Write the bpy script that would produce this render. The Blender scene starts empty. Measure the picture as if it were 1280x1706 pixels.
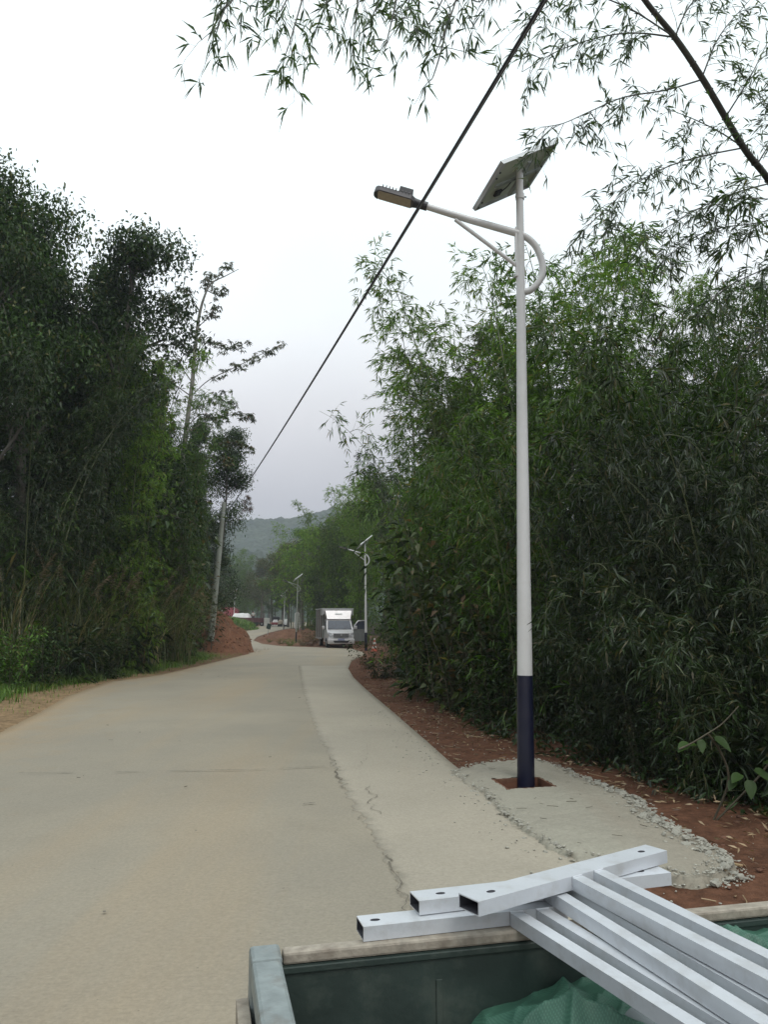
import bpy, bmesh, math, random
import numpy as np
from mathutils import Vector, Matrix, noise, Euler

random.seed(7)
rng = np.random.default_rng(7)
R = math.radians
scene = bpy.context.scene
COL = scene.collection

# ------------------------------------------------------------------ camera
CAM_H = 1.6
PITCH = R(8.1)
F = 1281.0            # focal length in photo pixels (1280 x 1706)
cam_d = bpy.data.cameras.new('camera')
cam = bpy.data.objects.new('camera', cam_d)
COL.objects.link(cam)
cam.location = (0, 0, CAM_H)
cam.rotation_euler = (R(90) + PITCH, 0, 0)
cam_d.sensor_fit = 'VERTICAL'
cam_d.sensor_height = 24.0
cam_d.lens = 24.0 * F / 1706.0
cam_d.clip_start = 0.05
cam_d.clip_end = 5000
scene.camera = cam

# ------------------------------------------------------------------ world: overcast sky
SUN_EL, SUN_ROT = R(58), R(150)
world = bpy.data.worlds.new('World')
scene.world = world
world.use_nodes = True
nt = world.node_tree
nt.nodes.clear()
wo = nt.nodes.new('ShaderNodeOutputWorld')
bg = nt.nodes.new('ShaderNodeBackground')
sky = nt.nodes.new('ShaderNodeTexSky')
sky.sky_type = 'NISHITA'
sky.sun_disc = False
sky.sun_elevation = SUN_EL
sky.sun_rotation = SUN_ROT
sky.air_density = 1.0
sky.dust_density = 4.0
hs = nt.nodes.new('ShaderNodeHueSaturation')
hs.inputs['Saturation'].default_value = 0.25
nt.links.new(sky.outputs[0], hs.inputs['Color'])
tc = nt.nodes.new('ShaderNodeTexCoord')
sep = nt.nodes.new('ShaderNodeSeparateXYZ')
nt.links.new(tc.outputs['Generated'], sep.inputs[0])
ramp = nt.nodes.new('ShaderNodeValToRGB')          # the cloud deck: darker towards the horizon
e = ramp.color_ramp.elements
e[0].position = 0.0;  e[0].color = (4.9, 4.9, 5.4, 1)
e[1].position = 1.0;  e[1].color = (14.0, 15.4, 15.6, 1)
for pos, c in ((0.15, (6.6, 6.5, 7.1, 1)), (0.26, (9.4, 9.4, 9.8, 1)), (0.36, (11.8, 12.2, 12.6, 1)), (0.48, (12.4, 13.6, 13.9, 1))):
    n_ = ramp.color_ramp.elements.new(pos); n_.color = c
nt.links.new(sep.outputs['Z'], ramp.inputs[0])
nz = nt.nodes.new('ShaderNodeTexNoise'); nz.inputs['Scale'].default_value = 2.2; nz.inputs['Detail'].default_value = 4
nt.links.new(tc.outputs['Generated'], nz.inputs['Vector'])
mr = nt.nodes.new('ShaderNodeMapRange'); mr.inputs['From Min'].default_value = .3; mr.inputs['From Max'].default_value = .7
mr.inputs['To Min'].default_value = .90; mr.inputs['To Max'].default_value = 1.08
nt.links.new(nz.outputs['Fac'], mr.inputs['Value'])
ml = nt.nodes.new('ShaderNodeVectorMath'); ml.operation = 'SCALE'
nt.links.new(ramp.outputs[0], ml.inputs[0]); nt.links.new(mr.outputs[0], ml.inputs['Scale'])
mx = nt.nodes.new('ShaderNodeMix'); mx.data_type = 'RGBA'
mx.inputs['Factor'].default_value = 0.88
nt.links.new(hs.outputs[0], mx.inputs['A']); nt.links.new(ml.outputs[0], mx.inputs['B'])
nt.links.new(mx.outputs['Result'], bg.inputs['Color'])
bg.inputs['Strength'].default_value = 0.1
nt.links.new(bg.outputs[0], wo.inputs[0])

sun_d = bpy.data.lights.new('sun', 'SUN')
sun_d.energy = 1.2
sun_d.angle = R(25)
sun_d.color = (1.0, 0.96, 0.9)
sun = bpy.data.objects.new('sun', sun_d)
COL.objects.link(sun)
sd = Vector((math.sin(SUN_ROT) * math.cos(SUN_EL), math.cos(SUN_ROT) * math.cos(SUN_EL), math.sin(SUN_EL)))
sun.rotation_euler = sd.to_track_quat('Z', 'Y').to_euler()

scene.view_settings.view_transform = 'Standard'
scene.view_settings.look = 'None'
scene.view_settings.exposure = 0.0
scene.view_settings.gamma = 1.0
scene.view_settings.use_curve_mapping = False
scene.render.engine = 'CYCLES'
scene.cycles.max_bounces = 5
scene.cycles.diffuse_bounces = 3
scene.cycles.glossy_bounces = 2
scene.cycles.transmission_bounces = 3
scene.cycles.transparent_max_bounces = 4
scene.cycles.volume_bounces = 0

# ------------------------------------------------------------------ measuring helpers
cT, sT = math.cos(PITCH), math.sin(PITCH)
def ray(px, py):
    dx, up = px - 640.0, 853.0 - py
    return Vector((dx, F * cT - up * sT, F * sT + up * cT))
def P(px, py, Y):
    r = ray(px, py); t = Y / r.y
    return Vector((r.x * t, Y, CAM_H + r.z * t))
def PZ(px, py, z):
    r = ray(px, py); t = (z - CAM_H) / r.z
    return Vector((r.x * t, r.y * t, z))
def sstep(a, b, x):
    t = np.clip((x - a) / (b - a), 0, 1)
    return t * t * (3 - 2 * t)
def base_z(Y):
    Y = np.asarray(Y, float)
    return 1.0 * sstep(42, 92, Y) + 0.25 * sstep(90, 140, Y)
def base_zs(Y):
    a = min(max((Y - 42) / 50, 0), 1); b = min(max((Y - 90) / 50, 0), 1)
    return a * a * (3 - 2 * a) + .25 * b * b * (3 - 2 * b)
def G(px, py):
    r = ray(px, py)
    lo, hi = 0.5, 400.0
    prev = lo
    for i in range(4000):
        Y = 0.5 * (1.003 ** i)
        if Y > 600: break
        z = CAM_H + r.z * Y / r.y
        if z <= base_zs(Y):
            return Vector((r.x * Y / r.y, Y, base_zs(Y)))
    return P(px, py, 300)

RIGHT_PX = [(920, 1420), (835, 1350), (750, 1280), (690, 1225), (640, 1180), (608, 1152), (588, 1132), (579, 1116), (586, 1102), (604, 1093),
            (607, 1089), (588, 1082.5), (530, 1080), (470, 1078), (437, 1074), (422, 1068), (428, 1062), (450, 1054), (478, 1048), (500, 1045)]
LEFT_PX = [(0, 1225), (60, 1195), (110, 1165), (176, 1140), (262, 1128), (326, 1113), (415, 1091), (402, 1080), (388, 1066), (384, 1061), (398, 1056), (420, 1049), (428, 1045)]
def edge_table(lst, pre, post):
    pts = [tuple(G(*p))[:2] for p in lst]
    pts = [(y, x) for x, y in pts]
    pts.sort()
    return np.array(pre + pts + post)
RT = edge_table(RIGHT_PX, [(-25, 6.0), (-5, 2.7), (2, 1.75)], [(170, -14), (260, -10)])
LT = edge_table(LEFT_PX, [(-25, -4.2), (0, -4.7), (6, -4.95)], [(170, -22), (260, -20)])
def xr(Y): return np.interp(Y, RT[:, 0], RT[:, 1])
def xl(Y): return np.interp(Y, LT[:, 0], LT[:, 1])
TOE = np.array([(-25, -8.2), (10, -8.6), (17.8, -8.9), (22, -8.35), (27, -8.3), (32, -8.45), (34.5, -8.7), (37, -9.0), (41, -9.2), (50, -13), (57, -17), (70, -22), (100, -32), (200, -45)])
def xtoe(Y): return np.interp(Y, TOE[:, 0], TOE[:, 1])
def fbm(x, y, s, seed=0.0):
    """cheap smooth numpy noise, about -1..1"""
    x = np.asarray(x, float) / s + seed * 13.1; y = np.asarray(y, float) / s - seed * 7.7
    v = 0
    a = 0.5
    for k in range(4):
        v = v + a * (np.sin(x * 1.7 + 1.3 * np.sin(y * 1.3 + k)) * np.cos(y * 1.9 + 1.1 * np.sin(x * 1.1 - k * 2)))
        x, y = (x * 1.6 + y * 1.2) + 5.2, (y * 1.6 - x * 1.2) + 1.3
        a *= 0.55
    return v
def blob(X, Y, cx, cy, rx, ry, h, p=2.0):
    d = (np.abs((X - cx) / rx) ** p + np.abs((Y - cy) / ry) ** p)
    return h * np.clip(1 - d, 0, 1) ** 0.8
def bank_z(X, Y):
    d = xtoe(Y) - X
    return 8.5 * sstep(-0.3, 15, d) * (1 - 0.75 * sstep(42, 56, Y)) + 0.45 * sstep(-0.1, 1.0, d) * (1 - sstep(36, 42, Y))
MOUND = G(350, 1090)
GB, GR = G(378, 1052), G(500, 1070)
def bumps(X, Y):
    z = 0
    z = z + 2.2 * np.clip(1 - (np.abs((X + 10.1) / 4.0) ** 1.9 + np.abs((Y - 41.0) / 3.5) ** 2.2), 0, 1) ** 1.25 * (1 + .22 * fbm(X, Y, .45, 3) + .13 * np.abs(fbm(X, Y * .4, .14, 4)) - .12 * np.abs(fbm(X * 1.3, Y * .3, .22, 6)))      # cut red bank at the bend
    g = GB
    z = z + blob(X, Y, g.x - 2.0, g.y + 3.5, 4.3, 6.5, 1.0, 2.2)                               # grassy bank
    r1 = GR
    z = z + blob(X, Y, r1.x + .3, r1.y + 3.0, 2.6, 3.6, .62) * (1 + .4 * fbm(X, Y, .5, 5))
    z = z + blob(X, Y, r1.x - 1.9, r1.y + 2.5, 1.5, 2.2, .35) * (1 + .4 * fbm(X, Y, .4, 6))
    return z
POLE = PZ(877, 1308, 0.03)
def gz(X, Y):
    X = np.asarray(X, float); Y = np.asarray(Y, float)
    b = base_z(Y)
    L, Rr = xl(Y), xr(Y)
    out_l, out_r = L - X, X - Rr
    inside = np.minimum(-out_l, -out_r)
    n = fbm(X, Y, 0.9, 1) * 0.02 + fbm(X, Y, 0.22, 2) * 0.012
    zl = 0.052 + 0.03 * np.clip(out_l, -.4, 2) + n
    clod = 0.035 * np.abs(fbm(X, Y, .16, 8)) + .03 * fbm(X, Y, .5, 9)
    zr = 0.004 + 0.02 * np.clip(out_r, -.2, 1.5) + n * .6 + clod * sstep(.05, .5, out_r)
    z = np.where(out_l > out_r, zl, zr)
    z = np.where(inside > 0.35, -0.06, z)
    k = np.clip(inside / 0.35, 0, 1)
    z = np.where((inside > 0) & (inside <= .35), z * (1 - k) + (-0.06) * k, z)
    z = z - 1.6 * sstep(6, 16, out_r) * (1 - sstep(40, 50, Y))
    far = sstep(60, 260, np.abs(X + 10)) * 25
    b = b - .20 * (1 - sstep(.34, .42, np.hypot(X - POLE.x, Y - POLE.y)))
    return b + z + bank_z(X, Y) + bumps(X, Y) * (inside < 0.25) + far
def gzf(x, y): return float(gz(x, y))

# ------------------------------------------------------------------ object helpers
def tag(o, label=None, cat=None, group=None, kind=None):
    if label: o['label'] = label
    if cat: o['category'] = cat
    if group: o['group'] = group
    if kind: o['kind'] = kind
    return o
def empty(name, loc, label, cat, group=None, rz=0):
    o = bpy.data.objects.new(name, None)
    COL.objects.link(o); o.location = loc; o.rotation_euler = (0, 0, rz); o.empty_display_size = .2
    return tag(o, label, cat, group)
def link(name, me, parent=None, loc=None):
    o = bpy.data.objects.new(name, me); COL.objects.link(o)
    if parent is not None: o.parent = parent
    if loc is not None: o.location = loc
    return o
def top_z(me):
    c = np.empty(len(me.vertices) * 3, np.float32); me.vertices.foreach_get('co', c)
    return float(np.percentile(c[2::3], 99.7))
def mesh_np(name, verts, faces, mats=(), smooth=False, midx=None):
    """faces: list of (n,k) int arrays"""
    me = bpy.data.meshes.new(name)
    verts = np.asarray(verts, np.float32)
    me.vertices.add(len(verts)); me.vertices.foreach_set('co', verts.ravel())
    loops = np.concatenate([f.ravel() for f in faces]).astype(np.int32)
    tot = np.concatenate([np.full(len(f), f.shape[1], np.int32) for f in faces])
    start = np.concatenate([[0], np.cumsum(tot)[:-1]]).astype(np.int32)
    me.loops.add(len(loops)); me.loops.foreach_set('vertex_index', loops)
    me.polygons.add(len(tot)); me.polygons.foreach_set('loop_start', start)
    try: me.polygons.foreach_set('loop_total', tot)
    except Exception: pass
    if midx is not None: me.polygons.foreach_set('material_index', np.asarray(midx, np.int32))
    if smooth: me.polygons.foreach_set('use_smooth', np.ones(len(tot), bool))
    for m in mats: me.materials.append(m)
    me.update(calc_edges=True); me.validate()
    return me
class MB:
    """collects simple shapes into one mesh"""
    def __init__(s): s.bm = bmesh.new()
    def box(s, c, size, rot=None, bevel=0.0):
        m = Matrix.Translation(Vector(c))
        if rot is not None: m = m @ (rot.to_4x4() if isinstance(rot, Matrix) else Euler(rot).to_matrix().to_4x4())
        m = m @ Matrix.Diagonal((size[0], size[1], size[2], 1))
        r = bmesh.ops.create_cube(s.bm, size=1.0, matrix=m)
        if bevel > 0:
            es = list({e for v in r['verts'] for e in v.link_edges})
            bmesh.ops.bevel(s.bm, geom=es, offset=bevel, segments=2, affect='EDGES', profile=.5)
        return s
    def tube(s, pts, rad, n=10, cap=True, flat=None):
        pts = [Vector(p) for p in pts]
        rads = rad if isinstance(rad, (list, tuple)) else [rad] * len(pts)
        rings = []
        up = None
        for i, p in enumerate(pts):
            d = (pts[min(i + 1, len(pts) - 1)] - pts[max(i - 1, 0)]).normalized()
            if up is None:
                up = d.orthogonal().normalized()
            else:
                up = (up - d * up.dot(d)).normalized()
            b = d.cross(up)
            rings.append([s.bm.verts.new(p + (up * math.cos(2 * math.pi * k / n) + b * math.sin(2 * math.pi * k / n)) * rads[i]) for k in range(n)])
        for a, b in zip(rings[:-1], rings[1:]):
            for k in range(n):
                s.bm.faces.new((a[k], a[(k + 1) % n], b[(k + 1) % n], b[k]))
        if cap:
            s.bm.faces.new(rings[0][::-1]); s.bm.faces.new(rings[-1])
        return s
    def poly(s, pts, thick=None, vec=(0, 0, 1)):
        vs = [s.bm.verts.new(Vector(p)) for p in pts]
        f = s.bm.faces.new(vs)
        if thick:
            r = bmesh.ops.extrude_face_region(s.bm, geom=[f])
            vv = [g for g in r['geom'] if isinstance(g, bmesh.types.BMVert)]
            bmesh.ops.translate(s.bm, verts=vv, vec=Vector(vec).normalized() * thick)
        return s
    def cyl(s, c, axis, r, h, n=16, r2=None):
        a = Vector(axis).normalized()
        c = Vector(c)
        s.tube([c - a * h / 2, c + a * h / 2], [r, r if r2 is None else r2], n)
        return s
    def build(s, name, mat, parent=None, smooth=False, origin=None, mats=None, angle=40):
        bmesh.ops.recalc_face_normals(s.bm, faces=s.bm.faces[:])
        me = bpy.data.meshes.new(name)
        if origin is not None: bmesh.ops.translate(s.bm, verts=s.bm.verts[:], vec=-Vector(origin))
        s.bm.to_mesh(me); s.bm.free()
        for m in (mats or [mat]): me.materials.append(m)
        if smooth:
            me.polygons.foreach_set('use_smooth', np.ones(len(me.polygons), bool))
            try: me.set_sharp_from_angle(angle=R(angle))
            except Exception: pass
        return link(name, me, parent)
def copy_tree(o, parent=None):
    c = o.copy(); COL.objects.link(c); c.parent = parent
    for ch in list(o.children): copy_tree(ch, c)
    return c

# ------------------------------------------------------------------ materials
def new_mat(name):
    m = bpy.data.materials.new(name); m.use_nodes = True
    t = m.node_tree
    b = t.nodes['Principled BSDF']
    return m, t, b
def N(t, kind, **kw):
    n = t.nodes.new(kind)
    for k, v in kw.items():
        if k in n.inputs: n.inputs[k].default_value = v
        else: setattr(n, k, v)
    return n
def simple(name, col, rough=.6, metal=0., var=.12, scale=8., bump=.0, bscale=60., spec=.5, dirt=None, dirt_amt=.5, dscale=3.):
    m, t, b = new_mat(name)
    L = t.links
    tcn = N(t, 'ShaderNodeTexCoord')
    nz = N(t, 'ShaderNodeTexNoise', Scale=scale, Detail=6.0)
    L.new(tcn.outputs['Object'], nz.inputs['Vector'])
    mrn = N(t, 'ShaderNodeMapRange'); mrn.inputs['From Min'].default_value = .3; mrn.inputs['From Max'].default_value = .7
    mrn.inputs['To Min'].default_value = 1 - var; mrn.inputs['To Max'].default_value = 1 + var
    L.new(nz.outputs['Fac'], mrn.inputs['Value'])
    sc = N(t, 'ShaderNodeVectorMath'); sc.operation = 'SCALE'; sc.inputs[0].default_value = col[:3]
    L.new(mrn.outputs[0], sc.inputs['Scale'])
    out = sc.outputs[0]
    if dirt is not None:
        nd = N(t, 'ShaderNodeTexNoise', Scale=dscale, Detail=8.0, Roughness=.65)
        L.new(tcn.outputs['Object'], nd.inputs['Vector'])
        md = N(t, 'ShaderNodeMapRange'); md.inputs['From Min'].default_value = .5; md.inputs['From Max'].default_value = .72
        md.inputs['To Max'].default_value = dirt_amt
        L.new(nd.outputs['Fac'], md.inputs['Value'])
        mxn = N(t, 'ShaderNodeMix'); mxn.data_type = 'RGBA'
        L.new(md.outputs[0], mxn.inputs['Factor']); L.new(out, mxn.inputs['A']); mxn.inputs['B'].default_value = (*dirt, 1)
        out = mxn.outputs['Result']
    L.new(out, b.inputs['Base Color'])
    b.inputs['Roughness'].default_value = rough; b.inputs['Metallic'].default_value = metal
    b.inputs['Specular IOR Level'].default_value = spec
    if bump:
        nb = N(t, 'ShaderNodeTexNoise', Scale=bscale, Detail=4.0)
        L.new(tcn.outputs['Object'], nb.inputs['Vector'])
        bn = N(t, 'ShaderNodeBump', Strength=bump, Distance=.01)
        L.new(nb.outputs['Fac'], bn.inputs['Height']); L.new(bn.outputs[0], b.inputs['Normal'])
    return m
def leaf_mat(name, c1, c2, c3=None, trans=.3, rough=.42, spec=.5, c3amt=.06):
    m, t, b = new_mat(name); L = t.links
    g = N(t, 'ShaderNodeNewGeometry')
    oi = N(t, 'ShaderNodeObjectInfo')
    rp = N(t, 'ShaderNodeValToRGB')
    e = rp.color_ramp.elements
    e[0].color = (*[x * .62 for x in c1], 1); e[1].color = (*[x * 1.3 for x in c2], 1); e[1].position = 1 - c3amt * 1.5
    if c3 is not None:
        k = e.new(1 - c3amt); k.color = (*c3, 1)
    L.new(g.outputs['Random Per Island'], rp.inputs[0])
    tcn = N(t, 'ShaderNodeTexCoord')
    nz = N(t, 'ShaderNodeTexNoise', Scale=.45, Detail=2.0)
    L.new(tcn.outputs['Object'], nz.inputs['Vector'])
    mrn = N(t, 'ShaderNodeMapRange'); mrn.inputs['From Min'].default_value = .3; mrn.inputs['From Max'].default_value = .7
    mrn.inputs['To Min'].default_value = .68; mrn.inputs['To Max'].default_value = 1.3
    L.new(nz.outputs['Fac'], mrn.inputs['Value'])
    mo = N(t, 'ShaderNodeMapRange'); mo.inputs['To Min'].default_value = .72; mo.inputs['To Max'].default_value = 1.4
    L.new(oi.outputs['Random'], mo.inputs['Value'])
    mm = N(t, 'ShaderNodeMath'); mm.operation = 'MULTIPLY'
    L.new(mrn.outputs[0], mm.inputs[0]); L.new(mo.outputs[0], mm.inputs[1])
    sc = N(t, 'ShaderNodeVectorMath'); sc.operation = 'SCALE'
    L.new(rp.outputs[0], sc.inputs[0]); L.new(mm.outputs[0], sc.inputs['Scale'])
    L.new(sc.outputs[0], b.inputs['Base Color'])
    b.inputs['Roughness'].default_value = rough
    b.inputs['Specular IOR Level'].default_value = spec
    tr = N(t, 'ShaderNodeBsdfTranslucent')
    s2 = N(t, 'ShaderNodeVectorMath'); s2.operation = 'MULTIPLY'; s2.inputs[1].default_value = (1.15, 1.35, .6)
    L.new(sc.outputs[0], s2.inputs[0]); L.new(s2.outputs[0], tr.inputs['Color'])
    mxs = N(t, 'ShaderNodeMixShader'); mxs.inputs[0].default_value = trans
    L.new(b.outputs[0], mxs.inputs[1]); L.new(tr.outputs[0], mxs.inputs[2])
    L.new(mxs.outputs[0], t.nodes['Material Output'].inputs['Surface'])
    return m
M = {}
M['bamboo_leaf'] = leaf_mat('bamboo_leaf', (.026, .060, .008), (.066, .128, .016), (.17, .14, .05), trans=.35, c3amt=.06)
M['bamboo_leaf_shaded'] = leaf_mat('bamboo_leaf_shaded', (.008, .020, .006), (.022, .044, .010), (.08, .07, .03), trans=.25)  # darkened copy: shade inside and low in the thickets put into the leaf colour
M['bamboo_leaf_lit_pale'] = leaf_mat('bamboo_leaf_lit_pale', (.062, .122, .014), (.125, .21, .024), (.20, .18, .05), trans=.42)  # brightened copy: light on the bamboo tops put into the colour; also pale clumps
M['broad_leaf'] = leaf_mat('broad_leaf', (.012, .030, .006), (.032, .064, .012), (.09, .09, .03), trans=.25, rough=.42, spec=.26)
M['broad_leaf_light'] = leaf_mat('broad_leaf_light', (.034, .080, .010), (.070, .145, .020), (.12, .14, .03), trans=.32, rough=.42, spec=.26)
M['olive_leaf'] = leaf_mat('olive_leaf', (.028, .044, .012), (.062, .086, .022), (.15, .09, .04), trans=.28, rough=.42, c3amt=.12)
M['red_leaf'] = leaf_mat('red_leaf', (.10, .045, .03), (.17, .08, .05), (.06, .07, .03), trans=.25)
M['reed_leaf'] = leaf_mat('reed_leaf', (.055, .075, .022), (.115, .135, .05), (.28, .22, .12), trans=.28, c3amt=.2)
M['plume'] = leaf_mat('plume', (.20, .15, .10), (.30, .24, .17), (.16, .11, .08), trans=.25)
M['grass'] = leaf_mat('grass', (.040, .090, .010), (.085, .16, .018), (.19, .16, .06), trans=.35, c3amt=.08)
M['dry_leaf'] = leaf_mat('dry_leaf', (.20, .13, .07), (.30, .22, .13), (.1, .06, .04), trans=.1)
M['vine_leaf'] = leaf_mat('vine_leaf', (.045, .10, .014), (.09, .17, .022), (.13, .19, .03), trans=.32, rough=.4)
M['culm'] = simple('culm', (.075, .095, .035), .5, var=.3, scale=3, dirt=(.12, .11, .08), dirt_amt=.6)
M['culm_near'] = simple('culm_near', (.05, .045, .035), .55, var=.3, scale=9, dirt=(.10, .11, .05), dirt_amt=.5, dscale=5)
M['bark'] = simple('bark', (.085, .075, .06), .9, var=.35, scale=4, bump=.6, bscale=18, dirt=(.2, .2, .17), dirt_amt=.5)
M['bark_pale'] = simple('bark_pale', (.20, .19, .16), .85, var=.3, scale=4, bump=.4, bscale=20, dirt=(.08, .085, .06), dirt_amt=.7)
M['twig'] = simple('twig', (.075, .065, .042), .8, var=.3, scale=12)
M['white_paint'] = simple('white_paint', (.62, .62, .62), .32, var=.03, scale=3, dirt=(.42, .40, .36), dirt_amt=.35, dscale=2.2)
M['blue_paint'] = simple('blue_paint', (.006, .008, .026), .38, var=.15, scale=5, dirt=(.03, .025, .03), dirt_amt=.4, dscale=5)
M['galv'] = simple('galv', (.36, .38, .38), .4, .5, var=.12, scale=20, dirt=(.2, .19, .17), dirt_amt=.4, dscale=7)
M['dark_plastic'] = simple('dark_plastic', (.022, .022, .028), .45, var=.1)
M['lens'] = simple('lens', (.42, .36, .27), .25, var=.06, scale=30)
M['led_body'] = simple('led_body', (.10, .095, .10), .45, .4, var=.1)
M['panel_back'] = simple('panel_back', (.50, .54, .44), .55, var=.05, scale=4)
M['alu'] = simple('alu', (.55, .56, .57), .35, .6, var=.05)
M['pv'] = simple('pv', (.012, .016, .05), .12, var=.1)
M['rubber'] = simple('rubber', (.02, .02, .02), .8, var=.2)
M['cable_black'] = simple('cable_black', (.014, .013, .022), .55, var=.15)
M['cable_grey'] = simple('cable_grey', (.10, .10, .105), .5, var=.15)
M['concrete_pole'] = simple('concrete_pole', (.27, .29, .25), .9, var=.12, scale=2, bump=.2, dirt=(.17, .17, .13), dirt_amt=.7, dscale=1.5)
M['form_wood'] = simple('form_wood', (.12, .048, .024), .8, var=.25, scale=14, bump=.3, dirt=(.26, .17, .11), dirt_amt=.5, dscale=12)
M['tarp_white'] = simple('tarp_white', (.62, .62, .6), .6, var=.1, scale=3, bump=.4, bscale=6)

def concrete(name, c_main, c_dark, c_dirt, dirt_attr=True, brush=True, yellow=.5):
    m, t, b = new_mat(name); L = t.links
    tcn = N(t, 'ShaderNodeTexCoord')
    def nse(scale, detail=6, rough=.6, vec=None):
        n = N(t, 'ShaderNodeTexNoise', Scale=scale, Detail=float(detail), Roughness=rough)
        L.new(vec if vec is not None else tcn.outputs['Object'], n.inputs['Vector']); return n
    def mapr(src, a, b_, c=0., d=1.):
        q = N(t, 'ShaderNodeMapRange'); q.inputs['From Min'].default_value = a; q.inputs['From Max'].default_value = b_
        q.inputs['To Min'].default_value = c; q.inputs['To Max'].default_value = d
        L.new(src, q.inputs['Value']); return q.outputs[0]
    def mix(f, a, b_, mode='MIX'):
        q = N(t, 'ShaderNodeMix'); q.data_type = 'RGBA'; q.blend_type = mode
        if isinstance(f, float): q.inputs['Factor'].default_value = f
        else: L.new(f, q.inputs['Factor'])
        for s_, v in (('A', a), ('B', b_)):
            if isinstance(v, tuple): q.inputs[s_].default_value = (*v, 1)
            else: L.new(v, q.inputs[s_])
        return q.outputs['Result']
    big = nse(.35, 5)
    col = mix(mapr(big.outputs['Fac'], .35, .68), c_main, c_dark)
    mid = nse(1.1, 9, .7)
    col = mix(mapr(mid.outputs['Fac'], .52, .7, 0, .5), col, tuple(x * .82 for x in c_main))
    # dusty stretched wheel streaks, running along the road
    mp = N(t, 'ShaderNodeMapping'); mp.inputs['Scale'].default_value = (1.0, .10, 1)
    mp.inputs['Rotation'].default_value = (0, 0, -.16)
    L.new(tcn.outputs['Object'], mp.inputs['Vector'])
    st = nse(.75, 7, .6, mp.outputs[0])
    col = mix(mapr(st.outputs['Fac'], .50, .72, 0, yellow), col, c_dirt)
    if dirt_attr:
        at = N(t, 'ShaderNodeAttribute'); at.attribute_name = 'dirt'
        ds = nse(2.2, 8, .7)
        ad = N(t, 'ShaderNodeMath'); ad.operation = 'MULTIPLY_ADD'
        L.new(ds.outputs['Fac'], ad.inputs[0]); ad.inputs[1].default_value = 1.1
        L.new(at.outputs['Fac'], ad.inputs[2])
        col = mix(mapr(ad.outputs[0], .72, 1.45, 0, .85), col, (.33, .235, .135))
    fine = nse(45, 6, .75)
    col = mix(mapr(fine.outputs['Fac'], .3, .7, .0, .9), tuple(x * .0 for x in c_main), col) if False else col
    sc = N(t, 'ShaderNodeVectorMath'); sc.operation = 'SCALE'
    L.new(col, sc.inputs[0]); L.new(mapr(fine.outputs['Fac'], .25, .75, .80, 1.18), sc.inputs['Scale'])
    spk = N(t, 'ShaderNodeTexVoronoi', Scale=7.0)
    L.new(tcn.outputs['Object'], spk.inputs['Vector'])
    spm = mapr(spk.outputs['Distance'], .02, .05, .55, 1.)
    s3 = N(t, 'ShaderNodeVectorMath'); s3.operation = 'SCALE'
    L.new(sc.outputs[0], s3.inputs[0]); L.new(spm, s3.inputs['Scale'])
    L.new(s3.outputs[0], b.inputs['Base Color'])
    b.inputs['Roughness'].default_value = .85
    b.inputs['Specular IOR Level'].default_value = .25
    # broom lines across the road
    mp2 = N(t, 'ShaderNodeMapping'); mp2.inputs['Scale'].default_value = (2.2, 85, 1); mp2.inputs['Rotation'].default_value = (0, 0, .05)
    L.new(tcn.outputs['Object'], mp2.inputs['Vector'])
    br = nse(1.0, 3, .5, mp2.outputs[0])
    h = N(t, 'ShaderNodeMath'); h.operation = 'MULTIPLY_ADD'
    L.new(br.outputs['Fac'], h.inputs[0]); h.inputs[1].default_value = 1.1 if brush else .2
    L.new(fine.outputs['Fac'], h.inputs[2])
    bn = N(t, 'ShaderNodeBump', Strength=.5, Distance=.006)
    L.new(h.outputs[0], bn.inputs['Height']); L.new(bn.outputs[0], b.inputs['Normal'])
    return m
M['road'] = concrete('road_concrete', (.295, .262, .203), (.243, .221, .178), (.33, .255, .165), yellow=.6)
M['road_new'] = concrete('road_concrete_new', (.36, .323, .258), (.30, .272, .22), (.33, .275, .205), yellow=.35)
M['slab'] = concrete('slab_concrete', (.31, .295, .24), (.24, .22, .18), (.22, .155, .11), dirt_attr=False, brush=False, yellow=.55)
M['rubble'] = simple('rubble', (.36, .35, .30), .9, var=.2, scale=9, bump=.6, bscale=50, dirt=(.20, .14, .10), dirt_amt=.5, dscale=5)
M['joint'] = simple('joint', (.13, .115, .09), .95, var=.3)

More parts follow.
